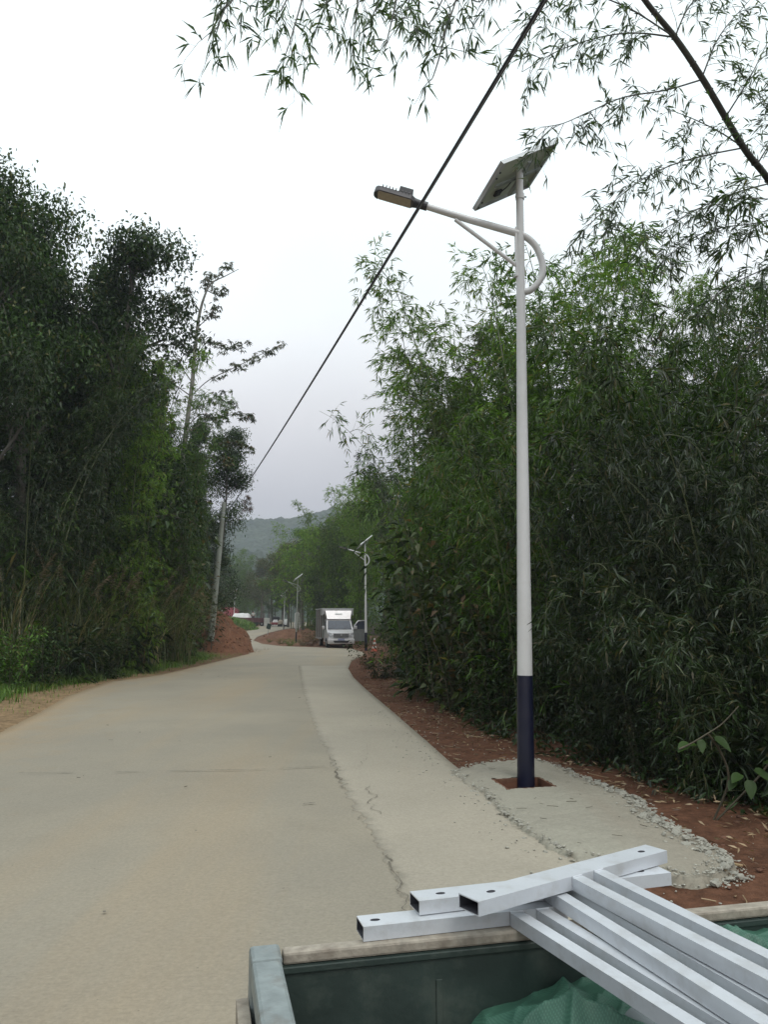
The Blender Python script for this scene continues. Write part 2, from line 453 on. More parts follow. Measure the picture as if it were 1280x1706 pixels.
def soil_mat():
    m, t, b = new_mat('soil'); L = t.links
    at = N(t, 'ShaderNodeAttribute'); at.attribute_name = 'soil'
    tcn = N(t, 'ShaderNodeTexCoord')
    n1 = N(t, 'ShaderNodeTexNoise', Scale=1.6, Detail=9.0, Roughness=.7); L.new(tcn.outputs['Object'], n1.inputs['Vector'])
    n2 = N(t, 'ShaderNodeTexNoise', Scale=22., Detail=7.0, Roughness=.75); L.new(tcn.outputs['Object'], n2.inputs['Vector'])
    a = N(t, 'ShaderNodeMapRange'); a.inputs['From Min'].default_value = .3; a.inputs['From Max'].default_value = .7
    a.inputs['To Min'].default_value = .68; a.inputs['To Max'].default_value = 1.3
    L.new(n1.outputs['Fac'], a.inputs['Value'])
    c = N(t, 'ShaderNodeMapRange'); c.inputs['From Min'].default_value = .28; c.inputs['From Max'].default_value = .72
    c.inputs['To Min'].default_value = .6; c.inputs['To Max'].default_value = 1.4
    L.new(n2.outputs['Fac'], c.inputs['Value'])
    mm = N(t, 'ShaderNodeMath'); mm.operation = 'MULTIPLY'; L.new(a.outputs[0], mm.inputs[0]); L.new(c.outputs[0], mm.inputs[1])
    sc = N(t, 'ShaderNodeVectorMath'); sc.operation = 'SCALE'
    L.new(at.outputs['Color'], sc.inputs[0]); L.new(mm.outputs[0], sc.inputs['Scale'])
    vo = N(t, 'ShaderNodeTexVoronoi', Scale=9.0); L.new(tcn.outputs['Object'], vo.inputs['Vector'])
    vm = N(t, 'ShaderNodeMapRange'); vm.inputs['From Max'].default_value = .9; vm.inputs['To Min'].default_value = 1.12; vm.inputs['To Max'].default_value = .7
    L.new(vo.outputs['Distance'], vm.inputs['Value'])
    sv = N(t, 'ShaderNodeVectorMath'); sv.operation = 'SCALE'; L.new(sc.outputs[0], sv.inputs[0]); L.new(vm.outputs[0], sv.inputs['Scale'])
    L.new(sv.outputs[0], b.inputs['Base Color'])
    b.inputs['Roughness'].default_value = .95; b.inputs['Specular IOR Level'].default_value = .15
    bn = N(t, 'ShaderNodeBump', Strength=.8, Distance=.03)
    L.new(n2.outputs['Fac'], bn.inputs['Height']); L.new(bn.outputs[0], b.inputs['Normal'])
    return m
M['soil'] = soil_mat()

# ------------------------------------------------------------------ ground
def axis(lo, a, b, hi, fine, grow=1.16):
    mid = list(np.arange(a, b, fine))
    out, s, v = [], fine, b
    while v < hi: out.append(v); s *= grow; v += s
    out.append(hi)
    pre, s, v = [], fine, a
    while True:
        s *= grow; v -= s
        if v <= lo: pre.append(lo); break
        pre.append(v)
    return np.array(pre[::-1] + mid + out)
def soil_color(X, Y):
    L, Rr = xl(Y), xr(Y)
    red = np.array([.135, .064, .038]); sand = np.array([.27, .185, .105]); litter = np.array([.045, .035, .024])
    green = np.array([.045, .065, .02]); orange = np.array([.165, .078, .045])
    c = np.zeros(X.shape + (3,)) + litter
    n = fbm(X, Y, 1.3, 4)
    w = (1 - sstep(2.5, 4.5, X - Rr + n)) * (X > Rr - .6)
    c = c * (1 - w[..., None]) + red * w[..., None]
    w2 = (X < L + .8) * (1 - sstep(-.6, .6, xtoe(Y) - X + n * .7))
    # the verge narrows and greens up with distance
    c = c * (1 - w2[..., None]) + sand * w2[..., None]
    w3 = w2 * sstep(20, 27, Y + 2 * n) * .8
    c = c * (1 - w3[..., None]) + np.array([.13, .075, .045]) * w3[..., None]
    mo = sstep(.15, .5, blob(X, Y, -9.0, 39.4, 3.9, 4.2, 1.9, 2.2) + .15 * n) * (X < -5.2)
    c = c * (1 - mo[..., None]) + orange * mo[..., None]
    g = GB
    gr = sstep(.05, .3, blob(X, Y, g.x - 2.0, g.y + 3.5, 4.6, 6.8, 1.45))
    c = c * (1 - gr[..., None]) + green * gr[..., None]
    r1 = GR
    rr_ = ((X > Rr) & (Y > 44) & (Y < 64)) * 1.0
    c = c * (1 - rr_[..., None]) + np.array([.165, .088, .056]) * rr_[..., None]
    return c
def add_color(me, name, cols):
    a = me.color_attributes.new(name, 'FLOAT_COLOR', 'POINT')
    buf = np.ones((len(me.vertices), 4), np.float32); buf[:, :3] = cols.reshape(-1, 3)
    a.data.foreach_set('color', buf.ravel())
def grid_mesh(name, xs, ys, zf, mat, keep=None):
    X, Y = np.meshgrid(xs, ys)
    Z = zf(X, Y)
    V = np.stack([X, Y, Z], -1).reshape(-1, 3)
    nx, ny = len(xs), len(ys)
    i = np.arange(nx * ny).reshape(ny, nx)
    q = np.stack([i[:-1, :-1], i[:-1, 1:], i[1:, 1:], i[1:, :-1]], -1).reshape(-1, 4)
    me = mesh_np(name, V, [q], [mat], True)
    return me, X, Y
xs = axis(-420, -12.5, 7.5, 420, .16); ys = axis(-40, 3.0, 62, 900, .16, 1.1)
me, X, Y = grid_mesh('ground', xs, ys, gz, M['soil'])
add_color(me, 'soil', soil_color(X, Y))
tag(link('ground', me), kind='structure', label='bare reddish soil ground beside and below the road')

# ------------------------------------------------------------------ road
def sheet(name, yv, fl, fr, n, dz, mat, thick=.06, dirtf=None, jag=0.0):
    t = np.linspace(0, 1, n)
    Yg = np.repeat(yv[:, None], n, 1)
    l, r = fl(yv), fr(yv)
    if jag: l = l + jag * fbm(yv, yv * 0, .13, 3) + jag * .8 * fbm(yv, yv * 0 + 3, .045, 5)
    Xg = l[:, None] * (1 - t) + r[:, None] * t
    Zg = base_z(Yg) + dz + 0.004 * fbm(Xg, Yg, 1.5, 7)
    # skirts
    Xs = np.concatenate([Xg[:, :1], Xg, Xg[:, -1:]], 1); Ys = np.concatenate([Yg[:, :1], Yg, Yg[:, -1:]], 1)
    Zs = np.concatenate([Zg[:, :1] - thick, Zg, Zg[:, -1:] - thick], 1)
    V = np.stack([Xs, Ys, Zs], -1).reshape(-1, 3)
    m_ = n + 2
    i = np.arange(len(yv) * m_).reshape(len(yv), m_)
    q = np.stack([i[:-1, :-1], i[:-1, 1:], i[1:, 1:], i[1:, :-1]], -1).reshape(-1, 4)
    me = mesh_np(name, V, [q], [mat], False)
    a = me.attributes.new('dirt', 'FLOAT', 'POINT')
    dv = dirtf(Xs, Ys) if dirtf else Xs * 0
    a.data.foreach_set('value', dv.ravel().astype(np.float32))
    return link(name, me)
def road_dirt(X, Y):
    dl = X - xl(Y); dr = xr(Y) - X
    return np.exp(-np.clip(dl, 0, 9) / 0.75) * .95 * (1 - .5 * sstep(24, 34, Y)) + .25 * np.exp(-np.clip(dr, 0, 9) / .35) + .12 * np.exp(-((dl - 1.6) / .6) ** 2) - .12
yv = np.concatenate([np.arange(-24, 3, .5), np.arange(3, 24, .12), np.arange(24, 60, .25), np.arange(60, 175, 1.0)])
road = sheet('road', yv, xl, xr, 30, .05, M['road'], .12, road_dirt)
tag(road, kind='structure', label='pale concrete road curving away to the left')
SEAM = [(498, 1112), (503, 1140), (512, 1175), (528, 1225), (548, 1262), (566, 1310), (585, 1345), (606, 1378), (633, 1425), (654, 1460), (668, 1500)]
sm = sorted([(G(*p).y, G(*p).x) for p in SEAM])
sm = np.array([(-24, 5.3), (-5, 2.1), (1.5, .55)] + sm)
yv2 = np.concatenate([np.arange(-24, 3, .5), np.arange(3, 20, .04), np.arange(20, sm[-1, 0], .15)])
strip = sheet('road_widening', yv2, lambda y: np.interp(y, sm[:, 0], sm[:, 1]), lambda y: xr(y) + .015, 12, .0575, M['road_new'], .05,
              lambda X, Y: .22 * np.exp(-(xr(Y) - X) / .3) - .1, jag=.05)
tag(strip, kind='structure', label='lighter strip of newer concrete along the right edge of the road')
def crack(name, pts, w, label=None, seed=1, step=.03, wob=.012, gap=.0):
    """a thin dark broken line lying on the road"""
    pts = [Vector(p) for p in pts]
    mb = bmesh.new(); rr = random.Random(seed)
    prev = None
    for a, b in zip(pts[:-1], pts[1:]):
        d = (b - a); n = max(2, int(d.length / step)); s = d.cross(Vector((0, 0, 1))).normalized()
        for i in range(n):
            t = i / n
            c = a + d * t + s * (wob * noise.noise(Vector((seed, (a + d * t).length * 6, (a.x + i * .13)))) * 2)
            ww = w * (.25 + rr.random()) * max(0, .9 + 1.1 * noise.noise(Vector((c.x * 2.3, c.y * 2.3, seed))))
            if gap and noise.noise(Vector((c.x * 1.1 + 9, c.y * 1.1, seed + 3.3))) > gap: ww = 0
            z = float(base_z(c.y)) + .0655
            cur = (mb.verts.new((c.x + s.x * ww / 2, c.y + s.y * ww / 2, z)), mb.verts.new((c.x - s.x * ww / 2, c.y - s.y * ww / 2, z)), ww)
            if prev and (ww > .0008 or prev[2] > .0008):
                try: mb.faces.new((prev[0], cur[0], cur[1], prev[1]))
                except ValueError: pass
            prev = cur
    me = bpy.data.meshes.new(name); mb.to_mesh(me); mb.free(); me.materials.append(M['joint'])
    o = link(name, me, road); return o
crack('expansion_joint', [G(30, 1299), G(180, 1297), G(300, 1295), G(420, 1293), G(548, 1287)], .014, seed=2, gap=.2)
crack('expansion_joint', [G(452, 1130), G(500, 1130)], .05, seed=3, step=.1)
crack('expansion_joint', [G(255, 1170), G(300, 1175)], .02, seed=4, step=.08)
sp = [Vector((np.interp(y, sm[:, 0], sm[:, 1]), y, 0)) for y in np.arange(2.0, 9.5, .25)]
crack('seam_crack', sp, .014, seed=5, wob=.045, step=.02, gap=.25)
crack('seam_crack', [G(640, 1180), G(600, 1290), G(640, 1400)], .007, seed=6, wob=.05, gap=-.1)
for k, (a, b) in enumerate([((180, 1241), (190, 1240)), ((296, 1243), (303, 1244)), ((505, 1352), (530, 1350)), ((470, 1500), (478, 1499)), ((170, 1542), (180, 1540)), ((325, 1400), (330, 1399))]):
    crack('pit_mark', [G(*a), G(*b)], .02, seed=20 + k, step=.02)

# ------------------------------------------------------------------ far hill
def hill(name, x0, x1, ycen, ridge, depth, label, amp, mat, step):
    xs_ = np.arange(x0, x1, step); ys_ = np.arange(ycen - depth, ycen + depth * .6, step)
    def zf(X, Y):
        rz = np.interp(X, [p[0] for p in ridge], [p[1] for p in ridge])
        prof = np.where(Y < ycen, sstep(ycen - depth, ycen, Y) ** 1.0, 1 - .8 * sstep(ycen, ycen + depth * .6, Y))
        cell = np.abs(fbm(X, Y, 4.0, 2)) * amp * 1.5 + np.abs(fbm(X, Y, 13, 5)) * amp * .8
        fold = 1 + .10 * fbm(X, Y, 60, 3)
        return rz * prof * fold + cell - 3
    me, X, Y = grid_mesh(name, xs_, ys_, zf, mat)
    return tag(link(name, me), kind='structure', label=label)
def canopy_mat(name, c1, c2):
    m, t, b = new_mat(name); L = t.links
    tcn = N(t, 'ShaderNodeTexCoord')
    n1 = N(t, 'ShaderNodeTexNoise', Scale=.09, Detail=8.0, Roughness=.75); L.new(tcn.outputs['Object'], n1.inputs['Vector'])
    rp = N(t, 'ShaderNodeValToRGB'); e = rp.color_ramp.elements
    e[0].position = .35; e[0].color = (*c1, 1); e[1].position = .68; e[1].color = (*c2, 1)
    L.new(n1.outputs['Fac'], rp.inputs[0]); L.new(rp.outputs[0], b.inputs['Base Color'])
    b.inputs['Roughness'].default_value = .95; b.inputs['Specular IOR Level'].default_value = .1
    n2 = N(t, 'ShaderNodeTexVoronoi', Scale=.22); L.new(tcn.outputs['Object'], n2.inputs['Vector'])
    bn = N(t, 'ShaderNodeBump', Strength=1., Distance=3.); L.new(n2.outputs['Distance'], bn.inputs['Height']); bn.invert = True
    L.new(bn.outputs[0], b.inputs['Normal'])
    return m
M['canopy'] = canopy_mat('canopy', (.022, .036, .024), (.06, .078, .044))
def hz_(py, Y): return P(640, py, Y).z
def hx_(px, Y): return (px - 640) / F * Y
HY = 560.
hill('hill', -330, 230, HY, [(-330, 25), (hx_(330, HY), hz_(885, HY)), (hx_(400, HY), hz_(869, HY)), (hx_(440, HY), hz_(864, HY)), (hx_(480, HY), hz_(861, HY)), (hx_(530, HY), hz_(857, HY)), (hx_(640, HY), hz_(850, HY)), (230, 60)],
     190, 'wooded hill ridge fading into haze at the end of the valley', 3.0, M['canopy'], 2.6)
HY2 = 380.
hill('hill', -230, 60, HY2, [(-230, 20), (hx_(360, HY2), hz_(912, HY2)), (hx_(430, HY2), hz_(918, HY2)), (hx_(470, HY2), hz_(935, HY2)), (hx_(560, HY2), hz_(920, HY2)), (60, 20)],
     120, 'lower wooded slope in front of the hazy ridge', 3.0, M['canopy'], 2.4)

# ------------------------------------------------------------------ foliage toolkit
def unit(v): return v / np.maximum(np.linalg.norm(v, axis=-1, keepdims=True), 1e-9)
class Foliage:
    def __init__(s): s.B, s.D, s.L, s.W, s.dr = [], [], [], [], []
    def leaves(s, B, D, L, W, droop=.15):
        n = len(B)
        s.B.append(np.asarray(B, float)); s.D.append(unit(np.asarray(D, float)))
        s.L.append(np.broadcast_to(L, (n,)).astype(float)); s.W.append(np.broadcast_to(W, (n,)).astype(float))
        s.dr.append(np.broadcast_to(droop, (n,)).astype(float))
    def count(s): return sum(len(b) for b in s.B)
    def mesh(s, name, mat, r, flat=.6):
        B = np.concatenate(s.B); D = np.concatenate(s.D); L = np.concatenate(s.L)[:, None]; W = np.concatenate(s.W)[:, None]; dr = np.concatenate(s.dr)[:, None]
        n = len(B)
        up = np.tile([0., 0, 1.], (n, 1)) + r.normal(0, flat, (n, 3))
        S = unit(np.cross(D, up)); U = unit(np.cross(S, D))
        tip = B + D * L; tip[:, 2:] -= dr * L
        mid = B + D * L * .4
        ml_ = mid + S * W / 2 + U * W * .14; mr_ = mid - S * W / 2 + U * W * .14
        V = np.stack([B, ml_, tip, mr_], 1).reshape(-1, 3)
        b0 = np.arange(n) * 4
        T = np.concatenate([np.stack([b0, b0 + 1, b0 + 2], 1), np.stack([b0, b0 + 2, b0 + 3], 1)], 1).reshape(-1, 3)
        return mesh_np(name, V, [T], [mat], False)
class Tubes:
    def __init__(s): s.V, s.Q, s.n = [], [], 0
    def add(s, pts, rad, k=5):
        pts = np.asarray(pts, float); m = len(pts)
        rad = np.broadcast_to(rad, (m,)).astype(float)
        d = unit(np.gradient(pts, axis=0))
        ref = np.array([0.31, .87, .2]) if abs(d[0][2]) > .6 else np.array([0., 0, 1])
        a = unit(np.cross(d, ref)); b = np.cross(d, a)
        th = np.linspace(0, 2 * np.pi, k, endpoint=False)
        ring = pts[:, None] + rad[:, None, None] * (a[:, None] * np.cos(th)[None, :, None] + b[:, None] * np.sin(th)[None, :, None])
        idx = np.arange(m * k).reshape(m, k) + s.n
        nx_ = np.roll(idx, -1, 1)
        q = np.stack([idx[:-1], nx_[:-1], nx_[1:], idx[1:]], -1).reshape(-1, 4)
        s.V.append(ring.reshape(-1, 3)); s.Q.append(q); s.n += m * k
    def mesh(s, name, mat):
        return mesh_np(name, np.concatenate(s.V), [np.concatenate(s.Q)], [mat], True)
def polyline(ctrl, n):
    """Catmull-Rom through control points"""
    c = np.asarray([tuple(p) for p in ctrl], float)
    c = np.vstack([2 * c[0] - c[1], c, 2 * c[-1] - c[-2]])
    out = []
    segs = len(c) - 3
    for t in np.linspace(0, segs, n):
        i = min(int(t), segs - 1); u = t - i
        p0, p1, p2, p3 = c[i:i + 4]
        out.append(.5 * ((2 * p1) + (-p0 + p2) * u + (2 * p0 - 5 * p1 + 4 * p2 - p3) * u * u + (-p0 + 3 * p1 - 3 * p2 + p3) * u ** 3))
    return np.array(out)
def spray(fo, tb, r, start, direction, length, leafL=.13, leafW=.016, twigs=7, fan=5, droop=.5, tw_r=.003, sublen=.22, tubes=True):
    """a leafy bamboo branch: main twig that arches, sub-twigs that carry fans of leaves"""
    n = 7
    d = unit(np.array(direction, float))
    pts = [np.array(start, float)]
    for i in range(n):
        d = unit(d + np.array([0, 0, -droop * .22]) + r.normal(0, .07, 3))
        pts.append(pts[-1] + d * length / n)
    pts = np.array(pts)
    if tubes: tb.add(pts, np.linspace(tw_r * 1.6, tw_r * .5, len(pts)), 3)
    ts = np.linspace(.18, 1.0, twigs) + r.uniform(-.05, .05, twigs)
    ts = np.clip(ts, .05, 1)
    f = ts * n; i0 = np.minimum(f.astype(int), n - 1); u = (f - i0)[:, None]
    sp_ = pts[i0] * (1 - u) + pts[i0 + 1] * u
    dd = unit(pts[i0 + 1] - pts[i0])
    sd_ = unit(dd + r.normal(0, .75, (twigs, 3)) + np.array([0, 0, -.15]))
    sl = sublen * r.uniform(.35, 1.2, twigs)[:, None]
    ends = sp_ + sd_ * sl; ends[:, 2] -= sl[:, 0] * .2 * droop
    if tubes:
        for a, b in zip(sp_, ends): tb.add(np.array([a, b]), [tw_r * .6, tw_r * .3], 3)
    for k in range(fan):
        tt = r.uniform(.45, 1.02, twigs)[:, None]
        B = sp_ * (1 - tt) + ends * tt
        D = sd_ + r.normal(0, .62, (twigs, 3)) + np.array([0, 0, -.45 * droop])
        LL = leafL * r.uniform(.55, 1.15, twigs)
        fo.leaves(B, D, LL, leafW * r.uniform(.75, 1.2, twigs), .18)
def culm_curve(r, h, lean, az, n=22, tip=.9):
    t = np.linspace(0, 1, n)
    out = lean * h * (t ** 2.2)
    z = h * (t - .16 * tip * t ** 5)
    x = np.cos(az) * out; y = np.sin(az) * out
    wob = r.normal(0, .02 * h, 2)
    x += wob[0] * np.sin(t * 3); y += wob[1] * np.sin(t * 3)
    return np.stack([x, y, z], 1)

def make_bamboo_meshes(seed, h=9.0, culms=9, rad=.9, leafL=.14, leafW=.019, low=.16, mat='bamboo_leaf', lean=(.12, .42), spray_len=(.7, 1.5), per=3, fan=5, twigs=7, crad=.028):
    r = np.random.default_rng(seed)
    fo, tb = Foliage(), Tubes()
    culm_meshes = []
    for c in range(culms):
        hh = h * r.uniform(.68, 1.0); az = r.uniform(0, 2 * np.pi)
        cu = culm_curve(r, hh, r.uniform(*lean), az)
        off = np.array([np.cos(az), np.sin(az), 0]) * rad * r.uniform(.1, 1)
        cu = cu + off
        t1 = Tubes(); rr_ = crad * hh / h * (1 - .86 * np.linspace(0, 1, len(cu)))
        t1.add(cu, rr_, 6)
        culm_meshes.append(t1)
        nn = int(hh / .34)
        for k in range(nn):
            t = (k + .5) / nn
            if t < low * r.uniform(.6, 1.6): continue
            f = t * (len(cu) - 1); i = int(f); u = f - i
            p = cu[i] * (1 - u) + cu[i + 1] * u
            for b in range(per):
                a2 = r.uniform(0, 2 * np.pi)
                el = r.uniform(-.1, .9) + t * .2
                d = np.array([np.cos(a2) * np.cos(el), np.sin(a2) * np.cos(el), np.sin(el)])
                L_ = r.uniform(*spray_len) * (1.12 - .78 * t)
                spray(fo, tb, r, p, d, L_, leafL, leafW, twigs=twigs, fan=fan, droop=.75, tubes=(b == 0))
    cm = Tubes()
    return dict(leaf=fo.mesh('bamboo_foliage', M[mat], r), twig=tb.mesh('bamboo_twigs', M['culm']),
                culms=[t.mesh('bamboo_culm', M['culm']) for t in culm_meshes])
def bamboo_thing(proto, loc, scale, rz, label, group=None, tilt=(0, 0), name='bamboo_clump', cat='bamboo', leafmat=None):
    o = empty(name, loc, label, cat, group)
    o.rotation_euler = (tilt[0], tilt[1], rz); o.scale = scale if isinstance(scale, tuple) else (scale,) * 3
    lf = link('foliage', proto['leaf'], o)
    if leafmat:
        lf.material_slots[0].link = 'OBJECT'; lf.material_slots[0].material = M[leafmat]
    if proto.get('twig'): link('branches', proto['twig'], o)['kind'] = 'stuff'
    for c in proto['culms']: link('culm', c, o)
    return o

def make_tree_meshes(seed, h=9., trunk_h=.35, trunk_r=.14, spread=.45, levels=4, leafL=.12, leafW=.05, cluster=10, mat='broad_leaf', bark='bark', dens=1.0, up=.45, droop=.4, whorl=False, first=6, wmin=3, cl_rad=.32):
    r = np.random.default_rng(seed)
    fo, tb, tr = Foliage(), Tubes(), Tubes()
    npt = 9
    t = np.linspace(0, 1, npt)
    tk = np.stack([.05 * h * np.sin(t * 2.3 + r.uniform(0, 3)) * t, .05 * h * np.sin(t * 2.9 + r.uniform(0, 3)) * t, h * .86 * t], 1)
    tr.add(tk, trunk_r * (1 - .82 * t), 8)
    def leafy(p, d, n):
        if whorl:
            a = r.uniform(0, 2 * np.pi, n)
            D = np.stack([np.cos(a), np.sin(a), r.uniform(-.5, .25, n)], 1)
            fo.leaves(p + r.normal(0, .03, (n, 3)), D, leafL * r.uniform(.7, 1.15, n), leafW * r.uniform(.8, 1.2, n), .25)
        else:
            B = p + np.clip(r.normal(0, cl_rad, (n, 3)), -1.6 * cl_rad, 1.6 * cl_rad) * np.array([1, 1, .75])
            D = r.normal(0, 1, (n, 3)) + np.array([0, 0, -droop])
            fo.leaves(B, D, leafL * r.uniform(.6, 1.2, n), leafW * r.uniform(.7, 1.2, n), .15)
    def grow(p, d, L, rad, lev):
        n = 5
        pts = [p]
        for i in range(n):
            d = unit(d + r.normal(0, .13, 3) + np.array([0, 0, .05 * up]))
            pts.append(pts[-1] + d * L / n)
        pts = np.array(pts)
        (tr if lev <= 1 else tb).add(pts, np.linspace(rad, rad * .5, n + 1), 6 if lev <= 1 else 3)
        if lev >= levels - 1:
            for q in pts[1:]:
                leafy(q, d, int(cluster * r.uniform(.5, 1.4)))
            return
        if lev >= levels - 2: leafy(pts[-1], d, cluster)
        k = wmin + int(r.integers(0, 2))
        for b in range(k):
            f = r.uniform(.35, 1.0) * n; i = min(int(f), n - 1)
            q = pts[i] + (pts[i + 1] - pts[i]) * (f - i)
            nd = unit(d + r.normal(0, .62, 3) + np.array([0, 0, .12 * up]))
            grow(q, nd, L * r.uniform(.5, .72), rad * .48, lev + 1)
    nb = int(first * dens)
    for b in range(nb):
        tt = trunk_h + (1 - trunk_h) * (b + r.uniform(0, .8)) / nb
        tt = min(tt, .99)
        i = int(tt * (npt - 1)); u = tt * (npt - 1) - i
        p = tk[i] * (1 - u) + tk[min(i + 1, npt - 1)] * u
        a = b * 2.4 + r.uniform(-.4, .4)
        el = up * r.uniform(.5, 1.5) + (tt - trunk_h) * .6
        d = np.array([np.cos(a) * np.cos(el), np.sin(a) * np.cos(el), np.sin(el)])
        L_ = h * spread * (1.15 - .75 * (tt - trunk_h) / (1 - trunk_h)) * r.uniform(.75, 1.1)
        grow(p, d, L_ * .6, trunk_r * .45 * (1 - .5 * tt), 1)
    return dict(leaf=fo.mesh('crown_foliage', M[mat], r), twig=tb.mesh('crown_twigs', M[bark]) if tb.n else None, culms=[tr.mesh('trunk', M[bark])])
def tree_thing(proto, loc, scale, rz, label, group=None, tilt=(0, 0), name='tree', cat='tree', leafmat=None):
    o = empty(name, loc, label, cat, group)
    o.rotation_euler = (tilt[0], tilt[1], rz); o.scale = scale if isinstance(scale, tuple) else (scale,) * 3
    lf = link('crown', proto['leaf'], o)
    if leafmat:
        lf.material_slots[0].link = 'OBJECT'; lf.material_slots[0].material = M[leafmat]
    for c in proto['culms']: link('trunk', c, o)
    if proto.get('twig'): link('branches', proto['twig'], o)['kind'] = 'stuff'
    return o
def make_shrub_meshes(seed, h=2., stems=26, leafL=.10, leafW=.04, per=26, mat='broad_leaf', spread=.55, bark='twig', droop=.3, flat=.6):
    r = np.random.default_rng(seed)
    fo, tb = Foliage(), Tubes()
    for s_ in range(stems):
        az = r.uniform(0, 2 * np.pi); L = h * r.uniform(.45, 1.05); ln = r.uniform(.05, spread)
        t = np.linspace(0, 1, 7)
        o = np.array([np.cos(az), np.sin(az), 0])
        base = o * r.uniform(0, .25) * h
        pts = base + o * (ln * L * t[:, None] ** 1.4 * 1.4) + np.array([0, 0, 1]) * (L * (t - .15 * t ** 3))[:, None] + r.normal(0, .02 * h, (7, 3)) * t[:, None]
        tb.add(pts, np.linspace(.006, .002, 7) * h / 2, 3)
        f = r.uniform(.04, 1, per) * 6; i = np.minimum(f.astype(int), 5); u = (f - i)[:, None]
        p = pts[i] * (1 - u) + pts[i + 1] * u
        d = r.normal(0, 1, (per, 3)); d[:, 2] = d[:, 2] * .5 + .1
        d = unit(d)
        off = r.uniform(0, .16, per)[:, None] * h * .6
        fo.leaves(p + d * off, d, leafL * r.uniform(.6, 1.25, per), leafW * r.uniform(.7, 1.2, per), droop)
    return dict(leaf=fo.mesh('shrub_foliage', M[mat], r, flat), twig=None, culms=[tb.mesh('stems', M[bark])])
def shrub_thing(proto, loc, scale, rz, label, group=None, leafmat=None, name='shrub', cat='shrub', tilt=(0, 0)):
    o = empty(name, loc, label, cat, group)
    o.rotation_euler = (tilt[0], tilt[1], rz); o.scale = scale if isinstance(scale, tuple) else (scale,) * 3
    lf = link('foliage', proto['leaf'], o)
    if leafmat:
        lf.material_slots[0].link = 'OBJECT'; lf.material_slots[0].material = M[leafmat]
    for c in proto['culms']: link('stem', c, o)
    return o
def blades(name, n, r, posf, hgt, wid, mat, curl=.6, segs=3):
    """grass or reed blades: thin arching strips in one mesh"""
    B = posf(n)
    az = r.uniform(0, 2 * np.pi, n); H = hgt * r.uniform(.5, 1.2, n); W = wid * r.uniform(.6, 1.3, n); C = curl * r.uniform(.3, 1.4, n)
    dirv = np.stack([np.cos(az), np.sin(az), az * 0], 1); side = np.stack([-np.sin(az), np.cos(az), az * 0], 1)
    rows = []
    for k in range(segs + 1):
        t = k / segs
        c = B + dirv * (H * C * t ** 2)[:, None] + np.array([0, 0, 1]) * (H * (t - .35 * C * t ** 3))[:, None]
        w = (W * (1 - t) ** .7 if k < segs else W * .02)[:, None] / 2
        rows.append(c - side * w); rows.append(c + side * w)
    V = np.stack(rows, 1).reshape(-1, 3)
    m_ = 2 * (segs + 1); b0 = np.arange(n)[:, None] * m_
    q = np.concatenate([b0 + np.array([2 * k, 2 * k + 1, 2 * k + 3, 2 * k + 2]) for k in range(segs)], 1).reshape(-1, 4)
    return mesh_np(name, V, [q], [mat], False)

def spot(px, Y):
    X_ = (px - 640) / F * (Y * cT) * 1.0
    return X_, Y
def place(px, Y, top, proto, dz=-.1, maxs=3):
    """location and scale so that the thing's top reaches the given photo height"""
    X_ = P(px, 1035, Y).x
    z = gzf(X_, Y) + dz
    if 'h' not in proto: proto['h'] = top_z(proto['leaf'])
    zt = P(px, top, Y).z
    return (X_, Y, z), max(.15, (zt - z) / proto['h'])

# ------------------------------------------------------------------ haze over the valley
hz_m = bpy.data.materials.new('haze'); hz_m.use_nodes = True
t_ = hz_m.node_tree; t_.nodes.clear()
ov = t_.nodes.new('ShaderNodeOutputMaterial'); pv = t_.nodes.new('ShaderNodeVolumePrincipled')
pv.inputs['Color'].default_value = (.84, .91, 1, 1); pv.inputs['Density'].default_value = .0008; pv.inputs['Anisotropy'].default_value = .2
t_.links.new(pv.outputs[0], ov.inputs['Volume'])
mb = MB(); mb.box((0, 430, 59), (900, 980, 124)); hzo = mb.build('haze', hz_m); tag(hzo, 'thin pale haze in the valley air', kind='stuff')

# ================================================================== VEGETATION
BA = make_bamboo_meshes(11, h=9, culms=9, rad=1.0, low=.18, per=3, leafL=.125, leafW=.018, fan=6, twigs=8)
BB = make_bamboo_meshes(12, h=9, culms=8, rad=.8, low=.12, per=3, leafL=.125, leafW=.018, fan=6, twigs=8, lean=(.18, .5))
BC = make_bamboo_meshes(13, h=4.5, culms=14, rad=.7, low=.02, per=2, leafL=.13, leafW=.018, lean=(.1, .5), crad=.012, spray_len=(.45, .9))
TC = make_tree_meshes(29, h=9, levels=4, first=9, cluster=24, leafL=.12, leafW=.052, spread=.22, wmin=3, cl_rad=.27, trunk_h=.52, trunk_r=.10)
BS = make_bamboo_meshes(16, h=9, culms=9, rad=.45, low=.10, per=3, leafL=.12, leafW=.0175, fan=7, twigs=8, lean=(.04, .2), spray_len=(.5, 1.05))
BN = make_bamboo_meshes(14, h=8, culms=4, rad=.35, low=.30, per=3, leafL=.135, leafW=.019, fan=6, twigs=8, lean=(.05, .22), crad=.022)
BD = make_bamboo_meshes(15, h=2.4, culms=26, rad=.7, low=.02, per=2, leafL=.12, leafW=.016, lean=(.2, .9), crad=.005, spray_len=(.25, .6), fan=5, twigs=5)
TA = make_tree_meshes(21, h=9, levels=4, first=11, cluster=34, leafL=.115, leafW=.050, spread=.30, wmin=3, cl_rad=.30)
TN = make_tree_meshes(28, h=9, levels=4, first=13, cluster=26, leafL=.12, leafW=.052, spread=.17, wmin=3, cl_rad=.27, trunk_h=.2)
TB = make_tree_meshes(22, h=9, levels=4, first=9, cluster=26, leafL=.12, leafW=.052, spread=.32, trunk_h=.3, wmin=3, cl_rad=.26)
